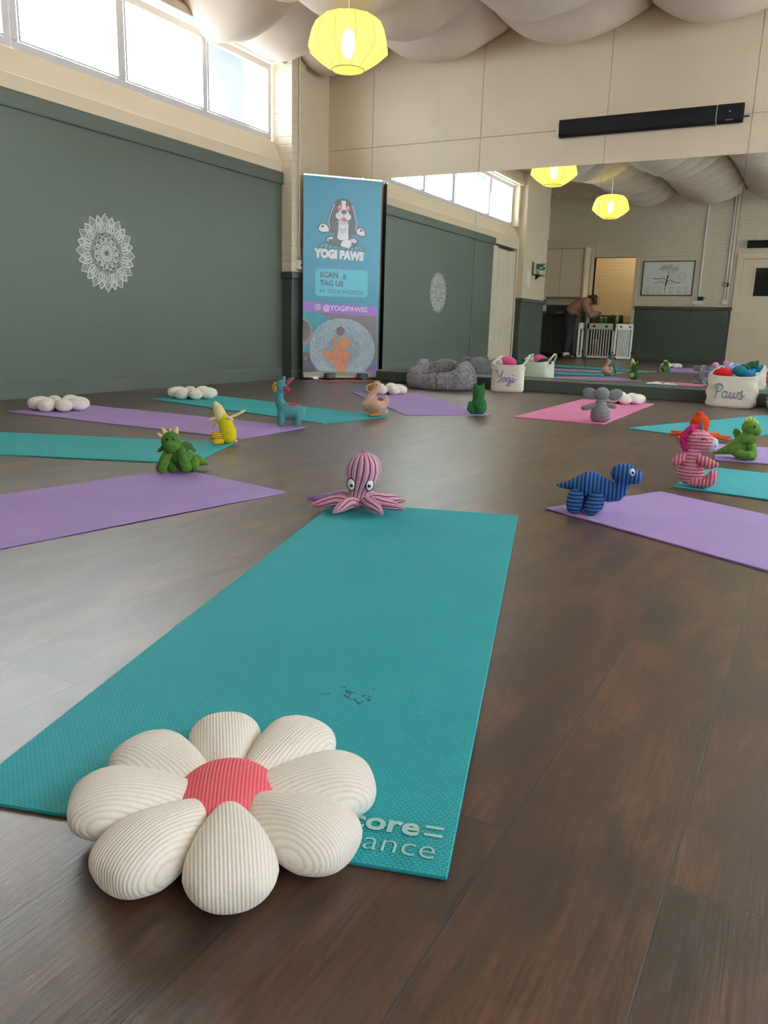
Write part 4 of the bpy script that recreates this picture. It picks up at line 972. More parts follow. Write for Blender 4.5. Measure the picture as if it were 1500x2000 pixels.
# pale printed logo on the foreground mat
lgm = mat('pale_mat_print', 'a8cdc8', .6)
def mat_text(body, u, v, size, bold, sx_=1.0, name='printed_logo'):
    Mx = Matrix.Translation((u, v, .0078)) @ Matrix.Diagonal((sx_, 1, 1, 1))
    return text_mesh(name, body, size, lgm, fm, Mx, bold, .0001)
mat_text('core', -.128, .060, .046, .0012, 1.0); mat_text('balance', -.157, .023, .047, -.0006, 1.0)
m2 = MB()
for k in range(3): m2.box(-.168 + k * .004, -.134, .063 + k * .0105, .0675 + k * .0105, .0076, .0079)
for k in range(2): m2.box(-.036, -.014, .063 + k * .0145, .0680 + k * .0145, .0076, .0079)
m2.build('printed_lines', lgm, fm)

# ================================================================== DAISY PILLOWS
petal_m = cord('cream_corduroy_petal', 'fbf6ee', 'f0e8db', .0046, 'Y', depth=.0008, sharp=(.05, .5))
centre_m = cord('coral_pink_corduroy', 'ff7d86', 'ee6470', .0046, 'Y', depth=.0011, sharp=(.05, .5), rot=(0, 0, .9))
def petal_mesh():
    """puffed teardrop: x along the petal, root at 0.045, tip at 0.185"""
    vs_ = []; fs_ = []; nu, nv = 30, 28; L0, L1 = .034, .186
    for j in range(1, nu):
        t_ = j / nu; th = PI * t_
        x = L0 + (L1 - L0) * (1 - math.cos(th)) / 2; s_ = math.sin(th)
        f = (x - L0) / (L1 - L0)
        hw = .0590 * (s_ ** .55) * (.34 + .66 * min(1, f * 1.35) ** .8) ; hh = .040 * s_ ** .6 * (.55 + .45 * min(1, f * 1.6))
        for k in range(nv):
            a = 2 * PI * k / nv; ca, sa = math.cos(a), math.sin(a)
            q = 1.0
            vs_.append((x + .002 * math.sin(3 * a) * s_, hw * math.copysign(abs(ca) ** .9, ca), hh * math.copysign(abs(sa) ** .95, sa) * (1 if sa > 0 else .86)))
    r0 = len(vs_); vs_.append((L0, 0, 0)); r1 = len(vs_); vs_.append((L1, 0, 0))
    for j in range(nu - 2):
        for k in range(nv): fs_.append((j * nv + k, j * nv + (k + 1) % nv, (j + 1) * nv + (k + 1) % nv, (j + 1) * nv + k))
    for k in range(nv): fs_.append((r0, (k + 1) % nv, k)); fs_.append((r1, (nu - 2) * nv + k, (nu - 2) * nv + (k + 1) % nv))
    return vs_, fs_
PV, PF = petal_mesh()
def daisy(label, x, y, rz, z=0.006, group='daisy pillows on the mats'):
    t = thing('daisy_pillow', label, 'pillow', (x, y, z), rz, group)
    c = MB(); 
    c.ell((0, 0, .035), (.062, .062, .034), seg=40, rg=24).build('centre', centre_m, t, smooth=True)
    first = None
    for k in range(8):
        if first is None: o = first = MB().add(PV, PF).build('petal', petal_m, t, smooth=True)
        else: o = first.copy(); COL.objects.link(o); o.parent = t
        o.location = (0, 0, .038 + .002 * ((k * 5) % 3)); o.rotation_euler = (0, .05 + .03 * math.sin(k * 2.1), 2 * PI * k / 8)
        o.scale = (1, .97 + .05 * math.sin(k * 1.7), 1)
    return t
daisy('large cream daisy pillow with coral centre lying in the foreground', -.550, .650, math.radians(-4)).scale = (.955, .955, .955)
daisy_spots = [(-4.24, 3.45, .3, 'cream daisy pillow on the left end of the lavender llama mat'), (-4.20, 4.65, .1, 'cream daisy pillow on the left end of the far teal mat'),
               (-3.33, 6.17, .2, 'cream daisy pillow behind the duck toy, on the far lavender mat'), (-1.43, 6.88, .35, 'cream daisy pillow behind the grey elephant toy'),
               (-2.30, .72, .15, 'cream daisy pillow reflected behind the light green dragon, on the left lavender mat')]
src = [o for o in COL.objects if o.name == 'daisy_pillow'][0]
for x, y, rz, lb in daisy_spots:
    c = copy_tree(src); c.scale = (1, 1, 1.12); c.location = (x, y, .006); c.rotation_euler = (0, 0, rz); c['label'] = lb
    for ch in children(c):
        if ch.name.startswith('centre'): ch.scale = (1, 1, .6); ch.location.z = .008

# ================================================================== PLUSH TOYS
# every toy is laid out in its own frame: x across, y away, z up, in "stitches" of s metres
def toy(name, label, cat, x, y, s, dz=.0075, turn=0):
    t = thing(name, label, cat, (x, y, dz), math.atan2(-x, y) + turn); t['unit'] = s; return t
def V(s): return lambda x, d, z: (x * s, d * s, z * s)
def eye(parent, c, r, pr, off=(0, 0), rot=(0, 0, 0), white=True, rim=False):
    """flat stitched eye facing -y"""
    ob = None
    if rim: ob = MB().ell(c, (r[0] * 1.25, r[1] * .9, r[2] * 1.18), rot).build('eye', M['eye_black'], parent, smooth=True)
    if white:
        q = MB().ell((c[0], c[1] - (r[1] * .35 if rim else 0), c[2]), r, rot).build('eyeball' if rim else 'eye', M['eye_white'], ob or parent, smooth=True)
        pc = Vector(c) + Euler(rot).to_matrix() @ Vector((off[0], -r[1] * (1.25 if rim else .85), off[1]))
        MB().ell(pc, (pr, r[1] * .5, pr)).build('pupil', M['eye_black'], q if not rim else ob, smooth=True)
    else: MB().ell(c, (pr, pr * .6, pr)).build('eye', M['eye_black'], parent, smooth=True)

# --- octopus
s = .00163; v = V(s)
t = toy('octopus_toy', 'pink and purple striped plush octopus at the far end of the foreground teal mat', 'soft toy', -1.232, 2.13, s, .0125)
def stripe_uv(name, col, dark, count, lo=.10, hi=.24, wob=0):
    q = NT(name); b = q.b; b.inputs['Roughness'].default_value = .85; b.inputs['Sheen Weight'].default_value = .3
    tc = q.n('ShaderNodeTexCoord'); sx = q.n('ShaderNodeSeparateXYZ'); q.l(tc.outputs['UV'], sx.inputs[0])
    u = sx.outputs[0]
    if wob: u = q.math('ADD', u, q.math('MULTIPLY', q.math('SINE', q.math('MULTIPLY', sx.outputs[1], 9.0)), wob))
    f = q.math('FRACT', q.math('MULTIPLY', u, float(count))); d_ = q.math('ABSOLUTE', q.math('SUBTRACT', f, .5)); d_ = q.math('MULTIPLY', d_, 2.0)
    nz = q.n('ShaderNodeTexNoise'); nz.inputs['Scale'].default_value = 90; q.l(tc.outputs['Object'], nz.inputs['Vector'])
    base = q.ramp(nz.outputs[0], [(.3, tuple(x * .85 for x in lin(col)[:3]) + (1,)), (.7, lin(col))])
    q.l(q.mix(q.ramp(d_, [(lo, (0, 0, 0, 1)), (hi, (1, 1, 1, 1))]), lin(dark), base), b.inputs['Base Color'])
    q.bump(d_, .7, .004); return q.m
om = stripe_uv('octopus_stripes', 'ebaac6', '4a1c33', 17, .16, .30, .012); oa = stripe_uv('tentacle_stripes', 'eba6c2', '4a1c33', 7, .18, .32, .05)
om2 = plush('lilac_plush', 'a884c4')
b_ = MB().loft([v(-6, 0, 6), v(-6, 0, 14), v(-5, 0, 26), v(-3, 0, 38), v(0, 0, 52), v(3, 0, 66), v(5, 0, 80), v(6, 0, 94), v(6, 0, 103), v(6, 0, 108), v(6, 0, 111.5), v(6, 0, 113)],
               [(7 * s, 6 * s), (21 * s, 20 * s), (20.5 * s, 19 * s), (22 * s, 20 * s), (27 * s, 25 * s), (32.5 * s, 30 * s), (34.5 * s, 32 * s), (31 * s, 29 * s), (25 * s, 24 * s), (19 * s, 18 * s), (12 * s, 11 * s), (5 * s, 5 * s)], 60, up=(0, 1, 0))
b_.build('body', om, t, smooth=True)
for (tx, ty, tz), rr_t, mm_ in (((-103, 34, 12), 9.5, om2), ((-96, -8, 7), 9.5, oa), ((-50, -62, 7), 10, oa), ((40, -66, 7), 11, oa), ((82, -26, 8), 9.5, oa), ((86, 34, 12), 10, oa), ((30, 62, 18), 9.5, oa), ((-52, 62, 18), 9.5, oa)):
    L = math.hypot(tx, ty); ux, uy = tx / L, ty / L
    P_ = [v(ux * 10, uy * 10, 12), v(ux * L * .35, uy * L * .35, rr_t + 6 + tz * .2), v(ux * L * .62, uy * L * .62, rr_t + 3 + tz * .3), v(tx, ty, tz)]
    P_ = smooth_path(P_, 5); n_ = len(P_)
    o = MB().loft(P_, [rr_t * s * (.8 + .35 * math.sin(PI * min(1, i / (n_ - 1) * .9 + .1))) * (1 if i < n_ - 4 else (1, .93, .8, .6, .45)[i - n_ + 5 if i - n_ + 5 < 5 else 4]) for i in range(n_)], 28).build('tentacle', mm_, t, smooth=True)
for x, r_ in ((-19, .15), (17, -.15)):
    eye(t, v(x, -21.5 if x < 0 else -22.5, 53), (7.5 * s, 3.4 * s, 11 * s), 3.3 * s, ((3.2 if x < 0 else -3.2) * s, -1.5 * s), (0, (-r_), .45 * (-1 if x < 0 else 1)), rim=True)
MB().box(46 * s, 62 * s, -19 * s, -17 * s, 8 * s, 17 * s).build('fabric_tag', mat('red_tag', 'b03a34', .7), t)

# --- blue dinosaur
s = .00166; v = V(s)
dm = cord('blue_corduroy', '4478bc', '1b3f78', .0125, 'X', depth=.006, sharp=(.10, .55)); dl = cord('blue_corduroy_legs', '4478bc', '1b3f78', .0125, 'Z', depth=.006, sharp=(.10, .55))
t = toy('dinosaur_toy', 'blue corduroy plush long-necked dinosaur on the right-hand lavender mat', 'soft toy', -.582, 2.53, s)
m = MB(); m.loft([v(-78, 8, 50), v(-66, 8, 51), v(-52, 8, 53), v(-38, 8, 55), v(-22, 8, 57), v(-6, 8, 55), v(12, 8, 50), v(28, 8, 44), v(38, 8, 45), v(44, 7, 52), v(47, 6, 64), v(50, 5, 76)],
            [1.5 * s, (7 * s, 6 * s), (10 * s, 9 * s), (19 * s, 16 * s), (24 * s, 25 * s), (23 * s, 26 * s), (20 * s, 22 * s), (18 * s, 20 * s), (17 * s, 18 * s), (15 * s, 16 * s), (14 * s, 14 * s), (14 * s, 13 * s)], 28)
m.ell(v(50, 3, 84), (27 * s, 20 * s, 20 * s)); m.ell(v(68, 2, 80), (17 * s, 15 * s, 15 * s)); m.ell(v(-9, 8, 62), (25 * s, 18 * s, 20 * s))
m.blob('body', dm, t, .0030, 8)
for x, d, lean in ((-39, -7, 0), (-3, -9, -3), (-30, 26, 0), (2, 26, 0)):
    MB().loft([v(x + 2 - lean, d * .8, 36), v(x, d, 22), v(x + lean, d, 12)], [(15.5 * s, 13 * s), (16 * s, 13 * s), (15 * s, 13 * s)], 26).build('leg', dl, t, smooth=True)
eye(t, v(63, -14.5, 91), (5.4 * s, 2.2 * s, 7 * s), 2.7 * s, (.8 * s, -1.2 * s), (0, -.2, .1))
eye(t, v(63, 20.5, 91), (5.4 * s, 2.2 * s, 7 * s), 2.7 * s, (.8 * s, -1.2 * s), (0, -.2, 0))

# --- unicorn
s = .00201; v = V(s)
um = cord('pink_corduroy', 'f6a6ba', 'cf7790', .0135, 'Z', depth=.006, sharp=(.10, .5)); ul = cord('pink_corduroy_limb', 'f39bb0', 'c4687f', .0135, 'X', depth=.006, sharp=(.1, .5))
t = toy('unicorn_toy', 'pink corduroy plush unicorn with grey horn sitting on the right-hand teal mat', 'soft toy', -.372, 3.262, s)
m = MB(); m.ell(v(-9, 0, 27), (26 * s, 22 * s, 26 * s)); m.loft([v(-9, 0, 30), v(-9, 0, 50), v(-9, 0, 70)], [24 * s, 19 * s, 15 * s]); m.ell(v(-2, 0, 90), (25 * s, 21 * s, 21 * s)); m.ell(v(12, 0, 86), (17 * s, 16 * s, 18 * s))
m.blob('body', um, t, .0035, 7)
MB().ell(v(23, 0, 83), (11.5 * s, 12.5 * s, 14.5 * s), (0, .25, 0)).build('muzzle', plush('pale_blue_plush', 'cfd6e6', .08), t, smooth=True)
MB().loft([v(-20, -8, 58), v(-30, -14, 54), v(-38, -16, 47)], [7 * s, 9.5 * s, 8 * s], 24).build('arm', ul, t, smooth=True)
MB().loft([v(2, -14, 56), v(14, -20, 51), v(27, -23, 48), v(34, -24, 49)], [7 * s, 11 * s, 9.5 * s, 5.5 * s], 24).build('arm', ul, t, smooth=True)
for d, x in ((-16, 0), (14, 2)):
    MB().loft([v(x - 4, d, 9), v(x + 10, d - 3, 9.5), v(x + 22, d - 4, 11), v(x + 29, d - 4, 17), v(x + 31, d - 4, 24)], [8 * s, 9 * s, 10 * s, 10.5 * s, 9 * s], 24).build('leg', ul, t, smooth=True)
MB().loft([v(2, -2, 107), v(2, -2, 118), v(3, -2, 130)], [4.4 * s, 3 * s, 1 * s], 16).build('horn', mat('grey_blue_horn', '5f6786', .45, metal=.3), t, smooth=True)
m = MB(); rr = random.Random(5)
for k in range(60):
    f = k / 59; a = .35 + 2.1 * f; cx, cz = -2 - 27 * math.sin(a) * .98, 88 + 25 * math.cos(a)
    m.ell(v(cx + rr.uniform(-3, 3), rr.uniform(-11, 9), cz + rr.uniform(-3, 3)), (5.5 * s, 5 * s, 6.5 * s), seg=10, rg=8)
m.blob('mane', plush('magenta_fur', 'cf2f80', .4, 200), t, .0035, 2)
MB().ell(v(-12, -20, 97), (6.5 * s, 4 * s, 11 * s), (.2, .3, 0)).build('ear', um, t, smooth=True)
m = MB(); m.loft(smooth_path([v(4, -20.5, 92.5), v(6, -20.8, 95), v(9, -20.6, 95.8), v(12, -19.6, 94.5), v(13.5, -18.8, 92)], 3), [.9 * s] * 13, 8); m.loft([v(6, -21, 95), v(5, -21.5, 97)], [.6 * s] * 2, 6); m.loft([v(11, -20.3, 95), v(12, -20.6, 97)], [.6 * s] * 2, 6); m.build('closed_eye', M['eye_black'], t, smooth=True)
MB().ell(v(29.5, -9.5, 82), (1.6 * s, 1.4 * s, 2 * s)).build('nostril', M['eye_black'], t, smooth=True)

# --- green dragons (one source shape per pose)
def dragon_front():
    s = .00199; v = V(s); g = plush('moss_green_plush', '547f34', .22, 70); g2 = plush('wing_green_plush', '5f7a42', .2, 70); yl = plush('pale_yellow_plush', 'e3dd8c', .12)
    t = toy('dragon_toy', 'dark green plush dragon with yellow horns facing the camera on the left lavender mat corner', 'soft toy', -2.138, 2.272, s)
    m = MB(); m.loft([v(2, 6, 44), v(3, 12, 32), v(6, 22, 22), v(16, 34, 18)], [13 * s, 19 * s, 21 * s, 20 * s])
    m.ell(v(-11, -6, 63), (19 * s, 17 * s, 19 * s)); m.ell(v(-12, -18, 54), (14 * s, 13 * s, 12 * s))
    m.loft([v(22, 36, 16), v(40, 44, 16), v(56, 52, 9)], [17 * s, 12 * s, 5 * s])
    m.blob('body', g, t, .0032, 7)
    for pts in ([v(-16, -4, 42), v(-24, -12, 28), v(-31, -20, 12)], [v(8, -4, 42), v(10, -12, 26), v(16, -20, 12)]):
        MB().loft(pts, [9 * s, 10 * s, (10.5 * s, 9.5 * s)], 24).build('front_leg', g, t, smooth=True)
    MB().loft([v(-16, 18, 14), v(-12, 2, 9)], [10 * s, 9 * s], 20).build('hind_leg', g, t, smooth=True); MB().loft([v(30, 24, 16), v(30, 6, 10)], [12 * s, 10 * s], 20).build('hind_leg', g, t, smooth=True)
    for sx_, pts in ((1, [(6, 56), (16, 62), (27, 56), (36, 41), (31, 38), (24, 45), (18, 40), (12, 44)]), (-1, [(-20, 52), (-28, 54), (-36, 46), (-39, 41), (-33, 40), (-28, 43), (-22, 42)])):
        w_ = MB().prism([(x * s, z * s) for x, z in pts], 'y', 1 * s, 5 * s).build('wing', g2, t, bevel=.0015, sub=0, smooth=True); w_.location = (0, 2 * s, 0)
    m = MB(); m.loft([v(-22, -2, 79), v(-26, -2, 86)], [5 * s, 3 * s], 16); m.loft([v(-2, -2, 79), v(0, -2, 86)], [5.5 * s, 4 * s], 16); m.loft([v(-29, -2, 72), v(-34, -2, 76)], [4 * s, 3 * s], 16); m.loft([v(-12, 2, 80), v(-12, 2, 86)], [3 * s, 2 * s], 12); m.build('horns', yl, t, smooth=True)
    for x in (-18.5, -6.5): MB().ell(v(x, -21, 69), (2.2 * s, 1.5 * s, 3.2 * s)).build('eye', M['eye_black'], t, smooth=True)
    for x in (-16, -8): MB().ell(v(x, -30.3, 56), (1.4 * s, 1.2 * s, 1 * s)).build('nostril', mat('dark_green_stitch', '2c4720', .7), t, smooth=True)
dragon_front()
def dragon_side():
    s = .00247; v = V(s); g = plush('leaf_green_plush', '6b9a42', .22, 60); yl = plush('lemon_plush', 'e8e36a', .1)
    t = toy('dragon_toy', 'light green plush dragon with yellow spikes sitting sideways on the right-hand lavender mat', 'soft toy', -.288, 4.15, s)
    m = MB(); m.loft([v(-46, 10, 4), v(-34, 10, 9), v(-20, 6, 15), v(-6, 0, 20), (0, 0, 22 * s)], [2 * s, 6 * s, 10 * s, 15 * s, 18 * s]); m.loft([v(0, 0, 20), v(6, 0, 34), v(13, 0, 48)], [19 * s, 16 * s, 11 * s])
    m.ell(v(15, 0, 62), (16.5 * s, 15 * s, 15 * s)); m.ell(v(26, 0, 56), (10 * s, 11 * s, 10.5 * s)); m.blob('body', g, t, .0036, 7)
    MB().loft([v(18, -12, 34), v(22, -14, 20), v(25, -14, 7)], [7 * s, 7 * s, 7 * s], 20).build('front_leg', g, t, smooth=True)
    MB().loft([v(18, 12, 34), v(24, 12, 20), v(27, 12, 7)], [7 * s, 7 * s, 7 * s], 20).build('front_leg', g, t, smooth=True)
    MB().loft([v(2, -15, 12), v(10, -20, 9), v(19, -22, 11)], [9 * s, 9 * s, 8 * s], 20).build('hind_leg', g, t, smooth=True)
    MB().loft([v(2, 15, 12), v(10, 20, 9), v(19, 22, 11)], [9 * s, 9 * s, 8 * s], 20).build('hind_leg', g, t, smooth=True)
    for pts, d in (([(2, 38), (4, 46), (12, 50), (22, 49), (28, 43), (27, 35), (20, 32), (14, 36), (8, 33)], -22), ([(-8, 34), (-16, 48), (-14, 56), (-9, 58), (-2, 52), (4, 42)], 10)):
        MB().prism([(x * s, z * s) for x, z in pts], 'y', d * s, (d + 4) * s).build('wing', g, t, bevel=.002, smooth=True)
    m = MB()
    for x, z in ((6, 76), (12, 79), (19, 77), (24, 71)): m.ell(v(x, -2, z), (3.6 * s, 3 * s, 4.4 * s), seg=14, rg=10)
    m.build('spikes', yl, t, smooth=True)
    for d in (-13.5, 13.5): MB().ell(v(22, d, 66), (2 * s, 1.4 * s, 2.6 * s)).build('eye', M['eye_black'], t, smooth=True)
dragon_side()

# --- peeled banana
s = .0025; v = V(s)
t = toy('banana_toy', 'yellow plush peeled banana standing on the left teal mat corner', 'soft toy', -2.50, 2.985, s)
yb = plush('banana_yellow', 'e6d42c', .08); yp = plush('banana_cream', 'efe2a6', .06)
MB().loft([v(8, 0, 14), v(7, 0, 24), v(3, 0, 36), v(-2, 0, 46), v(-5, 0, 51)], [15 * s, 15.5 * s, 14 * s, 12.5 * s, 11.5 * s], 28).build('body', yb, t, smooth=True)
MB().loft([v(-6, 0, 50), v(-9, 0, 60), v(-13, 0, 70), v(-16, 0, 75)], [11.5 * s, 11 * s, 9 * s, 6 * s], 28).build('fruit', yp, t, smooth=True)
for pts in ([v(2, -4, 49), v(12, -4, 51), v(27, -2, 57), v(40, 0, 64)], [v(-12, -2, 49), v(-22, -4, 48), v(-31, -5, 44)], [v(-10, 8, 46), v(-18, 12, 36), v(-23, 14, 27)], [v(4, -10, 50), v(12, -13, 50), v(16, -14, 46)]):
    MB().loft(smooth_path(pts, 4), [(4.2 * s, 2.4 * s)] * (len(smooth_path(pts, 4)) - 2) + [(3.2 * s, 2 * s), (1.6 * s, 1.2 * s)], 14).build('peel', yp if pts[0][2] < .12 else yp, t, smooth=True)
MB().loft([v(-12, -8, 14), v(-20, -12, 15)], [8.5 * s, 8 * s], 22).build('foot', cord('yellow_corduroy', 'e2c43a', 'b08a1c', .009, 'Z', depth=.004, sharp=(.1, .5)), t, smooth=True)
MB().loft([v(-6, -14, 5), v(-18, -22, 5)], [5.5 * s, 5.5 * s], 22).build('foot', plush('golden_plush', 'ddb531', .1), t, smooth=True)
MB().loft([v(10, 12, 5), v(6, 20, 5)], [5.5 * s, 5.5 * s], 22).build('foot', plush('golden_plush', 'ddb531', .1), t, smooth=True)
MB().ell(v(22, -2, 4), (2.5 * s, 2 * s, 3 * s)).build('tag', M['white_plastic'], t, smooth=True)

# --- llama
s = .00295; v = V(s)
lm = plush('teal_knit', '57999e', .12, 90)
t = toy('llama_toy', 'teal plush llama with yellow face standing on the left lavender mat', 'soft toy', -2.640, 3.735, s)
m = MB(); m.ell(v(-18, 0, 75), (13.5 * s, 12 * s, 14 * s)); m.loft([v(-22, 0, 66), v(-22, 0, 52), v(-18, 0, 40), v(-8, 0, 32)], [9 * s, 8.5 * s, 10.5 * s, 15 * s]); m.loft([v(-10, 0, 29), v(4, 0, 29), v(16, 0, 27)], [(16 * s, 16 * s), (15.5 * s, 16 * s), (14 * s, 15 * s)])
m.loft([v(24, 0, 34), v(30, 0, 38), v(29, 0, 33)], [4 * s, 3 * s, 2 * s], 10)
for x in (-18, 14):
    for d in (-8, 9): m.loft([v(x, d, 24), v(x, d, 12), v(x - 1, d, 7)], [8 * s, 6.8 * s, 7 * s])
m.blob('body', lm, t, .0045, 5)
MB().ell(v(-28, 0, 74), (7.5 * s, 9.5 * s, 11 * s)).build('face', plush('mustard_plush', 'c9ad5c', .1), t, smooth=True)
MB().loft([v(-6, -4, 83), v(-1, -5, 89), v(5, -6, 92)], [4.2 * s, 4.5 * s, 2.5 * s], 16).build('ear', plush('rose_plush', 'b5647c', .12), t, smooth=True)
MB().loft([v(-14, 8, 86), v(-12, 9, 93)], [4 * s, 3 * s], 16).build('ear', lm, t, smooth=True)
MB().loft([v(-11, -9, 73), v(-3, -13, 72)], [(3.5 * s, 5.5 * s), (3 * s, 5 * s)], 16).build('ear_lining', plush('coral_plush', 'c6445c', .1), t, smooth=True)
MB().ell(v(4, 0, 41), (12 * s, 10 * s, 5 * s)).build('saddle_patch', plush('coral_plush', 'c6445c', .1), t, smooth=True)
m = MB(); m.loft([v(-28 + 2.6 * math.cos(i * PI / 6), -8.6, 76 + 3.6 * math.sin(i * PI / 6)) for i in range(13)], [.6 * s] * 13, 6); m.build('eye', M['eye_black'], t, smooth=True)

# --- duck
s = .00336; v = V(s)
km = cord('blush_corduroy', 'f0c6b4', 'c89682', .0115, 'Z', depth=.004, sharp=(.05, .5), rot=(0, .5, 0))
t = toy('duck_toy', 'blush pink corduroy plush duck on the right end of the far teal mat', 'soft toy', -2.53, 4.54, s)
m = MB(); m.loft([v(3, 0, 58), v(-1, 0, 50), v(-8, 0, 41), v(-13, 0, 32), v(-8, 0, 22)], [8 * s, 7 * s, 8 * s, 10 * s, 14 * s]); m.ell(v(2, 0, 59), (9 * s, 8.5 * s, 9 * s)); m.ell(v(-2, 0, 20), (25 * s, 18 * s, 16.5 * s)); m.loft([v(14, 0, 22), v(22, 0, 30), v(20, 0, 36)], [10 * s, 7 * s, 4 * s])
m.blob('body', km, t, .0045, 5)
MB().loft([v(-4, 0, 57), v(-12, 0, 53)], [(6 * s, 5 * s), (4 * s, 5.5 * s)], 18).build('beak', plush('caramel_plush', 'b97a3e', .1), t, smooth=True)
MB().ell(v(2, -17, 21), (13 * s, 4 * s, 8 * s), (0, .25, .1)).build('wing', km, t, smooth=True); MB().ell(v(2, 17, 21), (13 * s, 4 * s, 8 * s), (0, .25, -.1)).build('wing', km, t, smooth=True)
MB().ell(v(9, -6, 32), (6.5 * s, 6 * s, 4.5 * s)).build('tail_tuft', plush('brown_plush', '9a5a40', .1), t, smooth=True)
for d in (-8, 8): MB().loft([v(8, d - 4, 3.5), v(-2, d - 7, 3.2), v(-9, d - 8, 3)], [(4 * s, 3.2 * s), (5 * s, 3.4 * s), (4 * s, 3 * s)], 16).build('foot', plush('orange_tan_plush', 'cf8a35', .1), t, smooth=True)
MB().ell(v(1, -8.2, 61), (1.1 * s, .8 * s, 1.1 * s)).build('eye', M['eye_black'], t, smooth=True)
MB().loft([v(22 + 2.2 * math.cos(i * PI / 6), -10, 9 + 2.6 * math.sin(i * PI / 6)) for i in range(13)], [.9 * s] * 13, 6).build('tag', M['white_plastic'], t, smooth=True)

# --- cactus
s = .00356; v = V(s)
gm_ = plush('bottle_green_plush', '2f6e3f', .18, 80)
t = toy('cactus_toy', 'dark green plush cactus toy with two pointed ears on the far lavender mat', 'soft toy', -2.058, 5.15, s)
m = MB(); m.loft([v(4, 0, 12), v(3, 0, 22), v(2, 0, 29), v(2, 0, 36), v(2, 0, 44)], [15.5 * s, 15 * s, 11.5 * s, 11 * s, 10.5 * s]); m.loft([v(2, 0, 40), v(2, 0, 46)], [(12.5 * s, 11 * s), (11 * s, 9 * s)])
for x in (-4.5, 8.5): m.loft([v(x, 0, 46), v(x * 1.05, 0, 54), v(x * 1.1, 0, 57)], [5 * s, 4 * s, 2.6 * s])
m.blob('body', gm_, t, .0036, 3)
MB().loft([v(-8, -8, 6), v(-13, -8, 10), v(-13, -6, 20)], [6.5 * s, 7 * s, 4.5 * s], 20).build('arm', gm_, t, smooth=True)
MB().ell(v(4, 14.5, 17), (9 * s, 3 * s, 9 * s)).build('belly_patch', plush('yellow_felt', 'e3cf3a', .05), t, smooth=True)
m = MB(); m.loft(smooth_path([v(-4.5, 0, 55.5), v(-7, 0, 51), v(-9, 0, 45), v(-9, 0, 38)], 4), [.8 * s] * 13, 6); m.build('seam_piping', plush('pale_green_plush', 'b9d2a4', .1), t, smooth=True)

# --- elephant
s = .00337; v = V(s)
em = cord('grey_corduroy', 'a4a5a8', '6c6e71', .0105, 'Z', depth=.005, sharp=(.08, .5)); el_ = cord('grey_corduroy_ear', 'a4a5a8', '6c6e71', .0105, 'X', depth=.005, sharp=(.08, .5), rot=(0, .5, 0))
t = toy('elephant_toy', 'grey corduroy plush elephant sitting on the pink mat', 'soft toy', -1.235, 5.262, s)
m = MB(); m.ell(v(2, 0, 17), (19 * s, 16 * s, 17 * s)); m.loft([v(2, 0, 22), v(1, 0, 36), v(1, 0, 44)], [16 * s, 11 * s, 9 * s]); m.ell(v(2, 0, 54), (14.5 * s, 13 * s, 13.5 * s)); m.loft([v(2, 10, 52), v(2, 20, 46), v(2, 24, 36), v(2, 22, 28)], [7 * s, 5.5 * s, 4.5 * s, 4 * s])
m.blob('body', em, t, .0045, 5)
for sx_, px_ in ((-1, -21), (1, 26)): MB().ell(v(px_, 0, 54), (15 * s, 4 * s, 11 * s), (0, -.35 * sx_, .12 * sx_)).build('ear', el_, t, smooth=True)
MB().loft([v(-12, -4, 32), v(-22, -6, 28), v(-31, -6, 26)], [5.5 * s, 6 * s, 5 * s], 20).build('arm', el_, t, smooth=True); MB().loft([v(14, 2, 33), v(22, 4, 32), v(27, 4, 31)], [5 * s, 5.5 * s, 5 * s], 20).build('arm', el_, t, smooth=True)
for x in (-9, 13): MB().loft([v(x, 12, 7), v(x * 1.2, 26, 7)], [7 * s, 7 * s], 20).build('leg', em, t, smooth=True)
for x in (-5, 9): MB().ell(v(x, 12.5, 57), (1.5 * s, 1.3 * s, 1.5 * s)).build('eye', M['eye_black'], t, smooth=True)

# --- orange octopus
s = .00295; v = V(s)
orm = cord('orange_corduroy', 'f2591c', 'c03c0c', .0115, 'Z', depth=.004, sharp=(.05, .5)); orp = plush('orange_plush', 'ee6226', .1)
t = toy('octopus_toy', 'bright orange corduroy plush octopus with flat arms behind the unicorn', 'soft toy', -.563, 4.87, s)
MB().loft([v(0, 0, 6), v(0, 0, 14), v(0, 0, 28), v(-1, 0, 38), v(-2, 0, 44)], [6 * s, 16.5 * s, 18.5 * s, 15 * s, 8 * s], 32).build('body', orm, t, smooth=True)
for tx, ty in ((-54, 0), (-36, -50), (10, -66), (52, -28), (58, 14), (36, 60), (-16, 66), (-50, 46)):
    L = math.hypot(tx, ty); P_ = smooth_path([v(tx / L * 8, ty / L * 8, 5), v(tx * .5, ty * .5, 5), v(tx, ty, 3.2)], 5); n_ = len(P_)
    MB().loft(P_, [(6.5 * s * (1 - .45 * i / n_), 3.2 * s * (1 - .3 * i / n_)) for i in range(n_)], 16, up=(0, 0, 1)).build('tentacle', orp, t, smooth=True)
eye(t, v(-6, 17.5, 24), (4 * s, 1.6 * s, 5 * s), 1.8 * s, (0, 0)); eye(t, v(6, 17.5, 24), (4 * s, 1.6 * s, 5 * s), 1.8 * s, (0, 0))

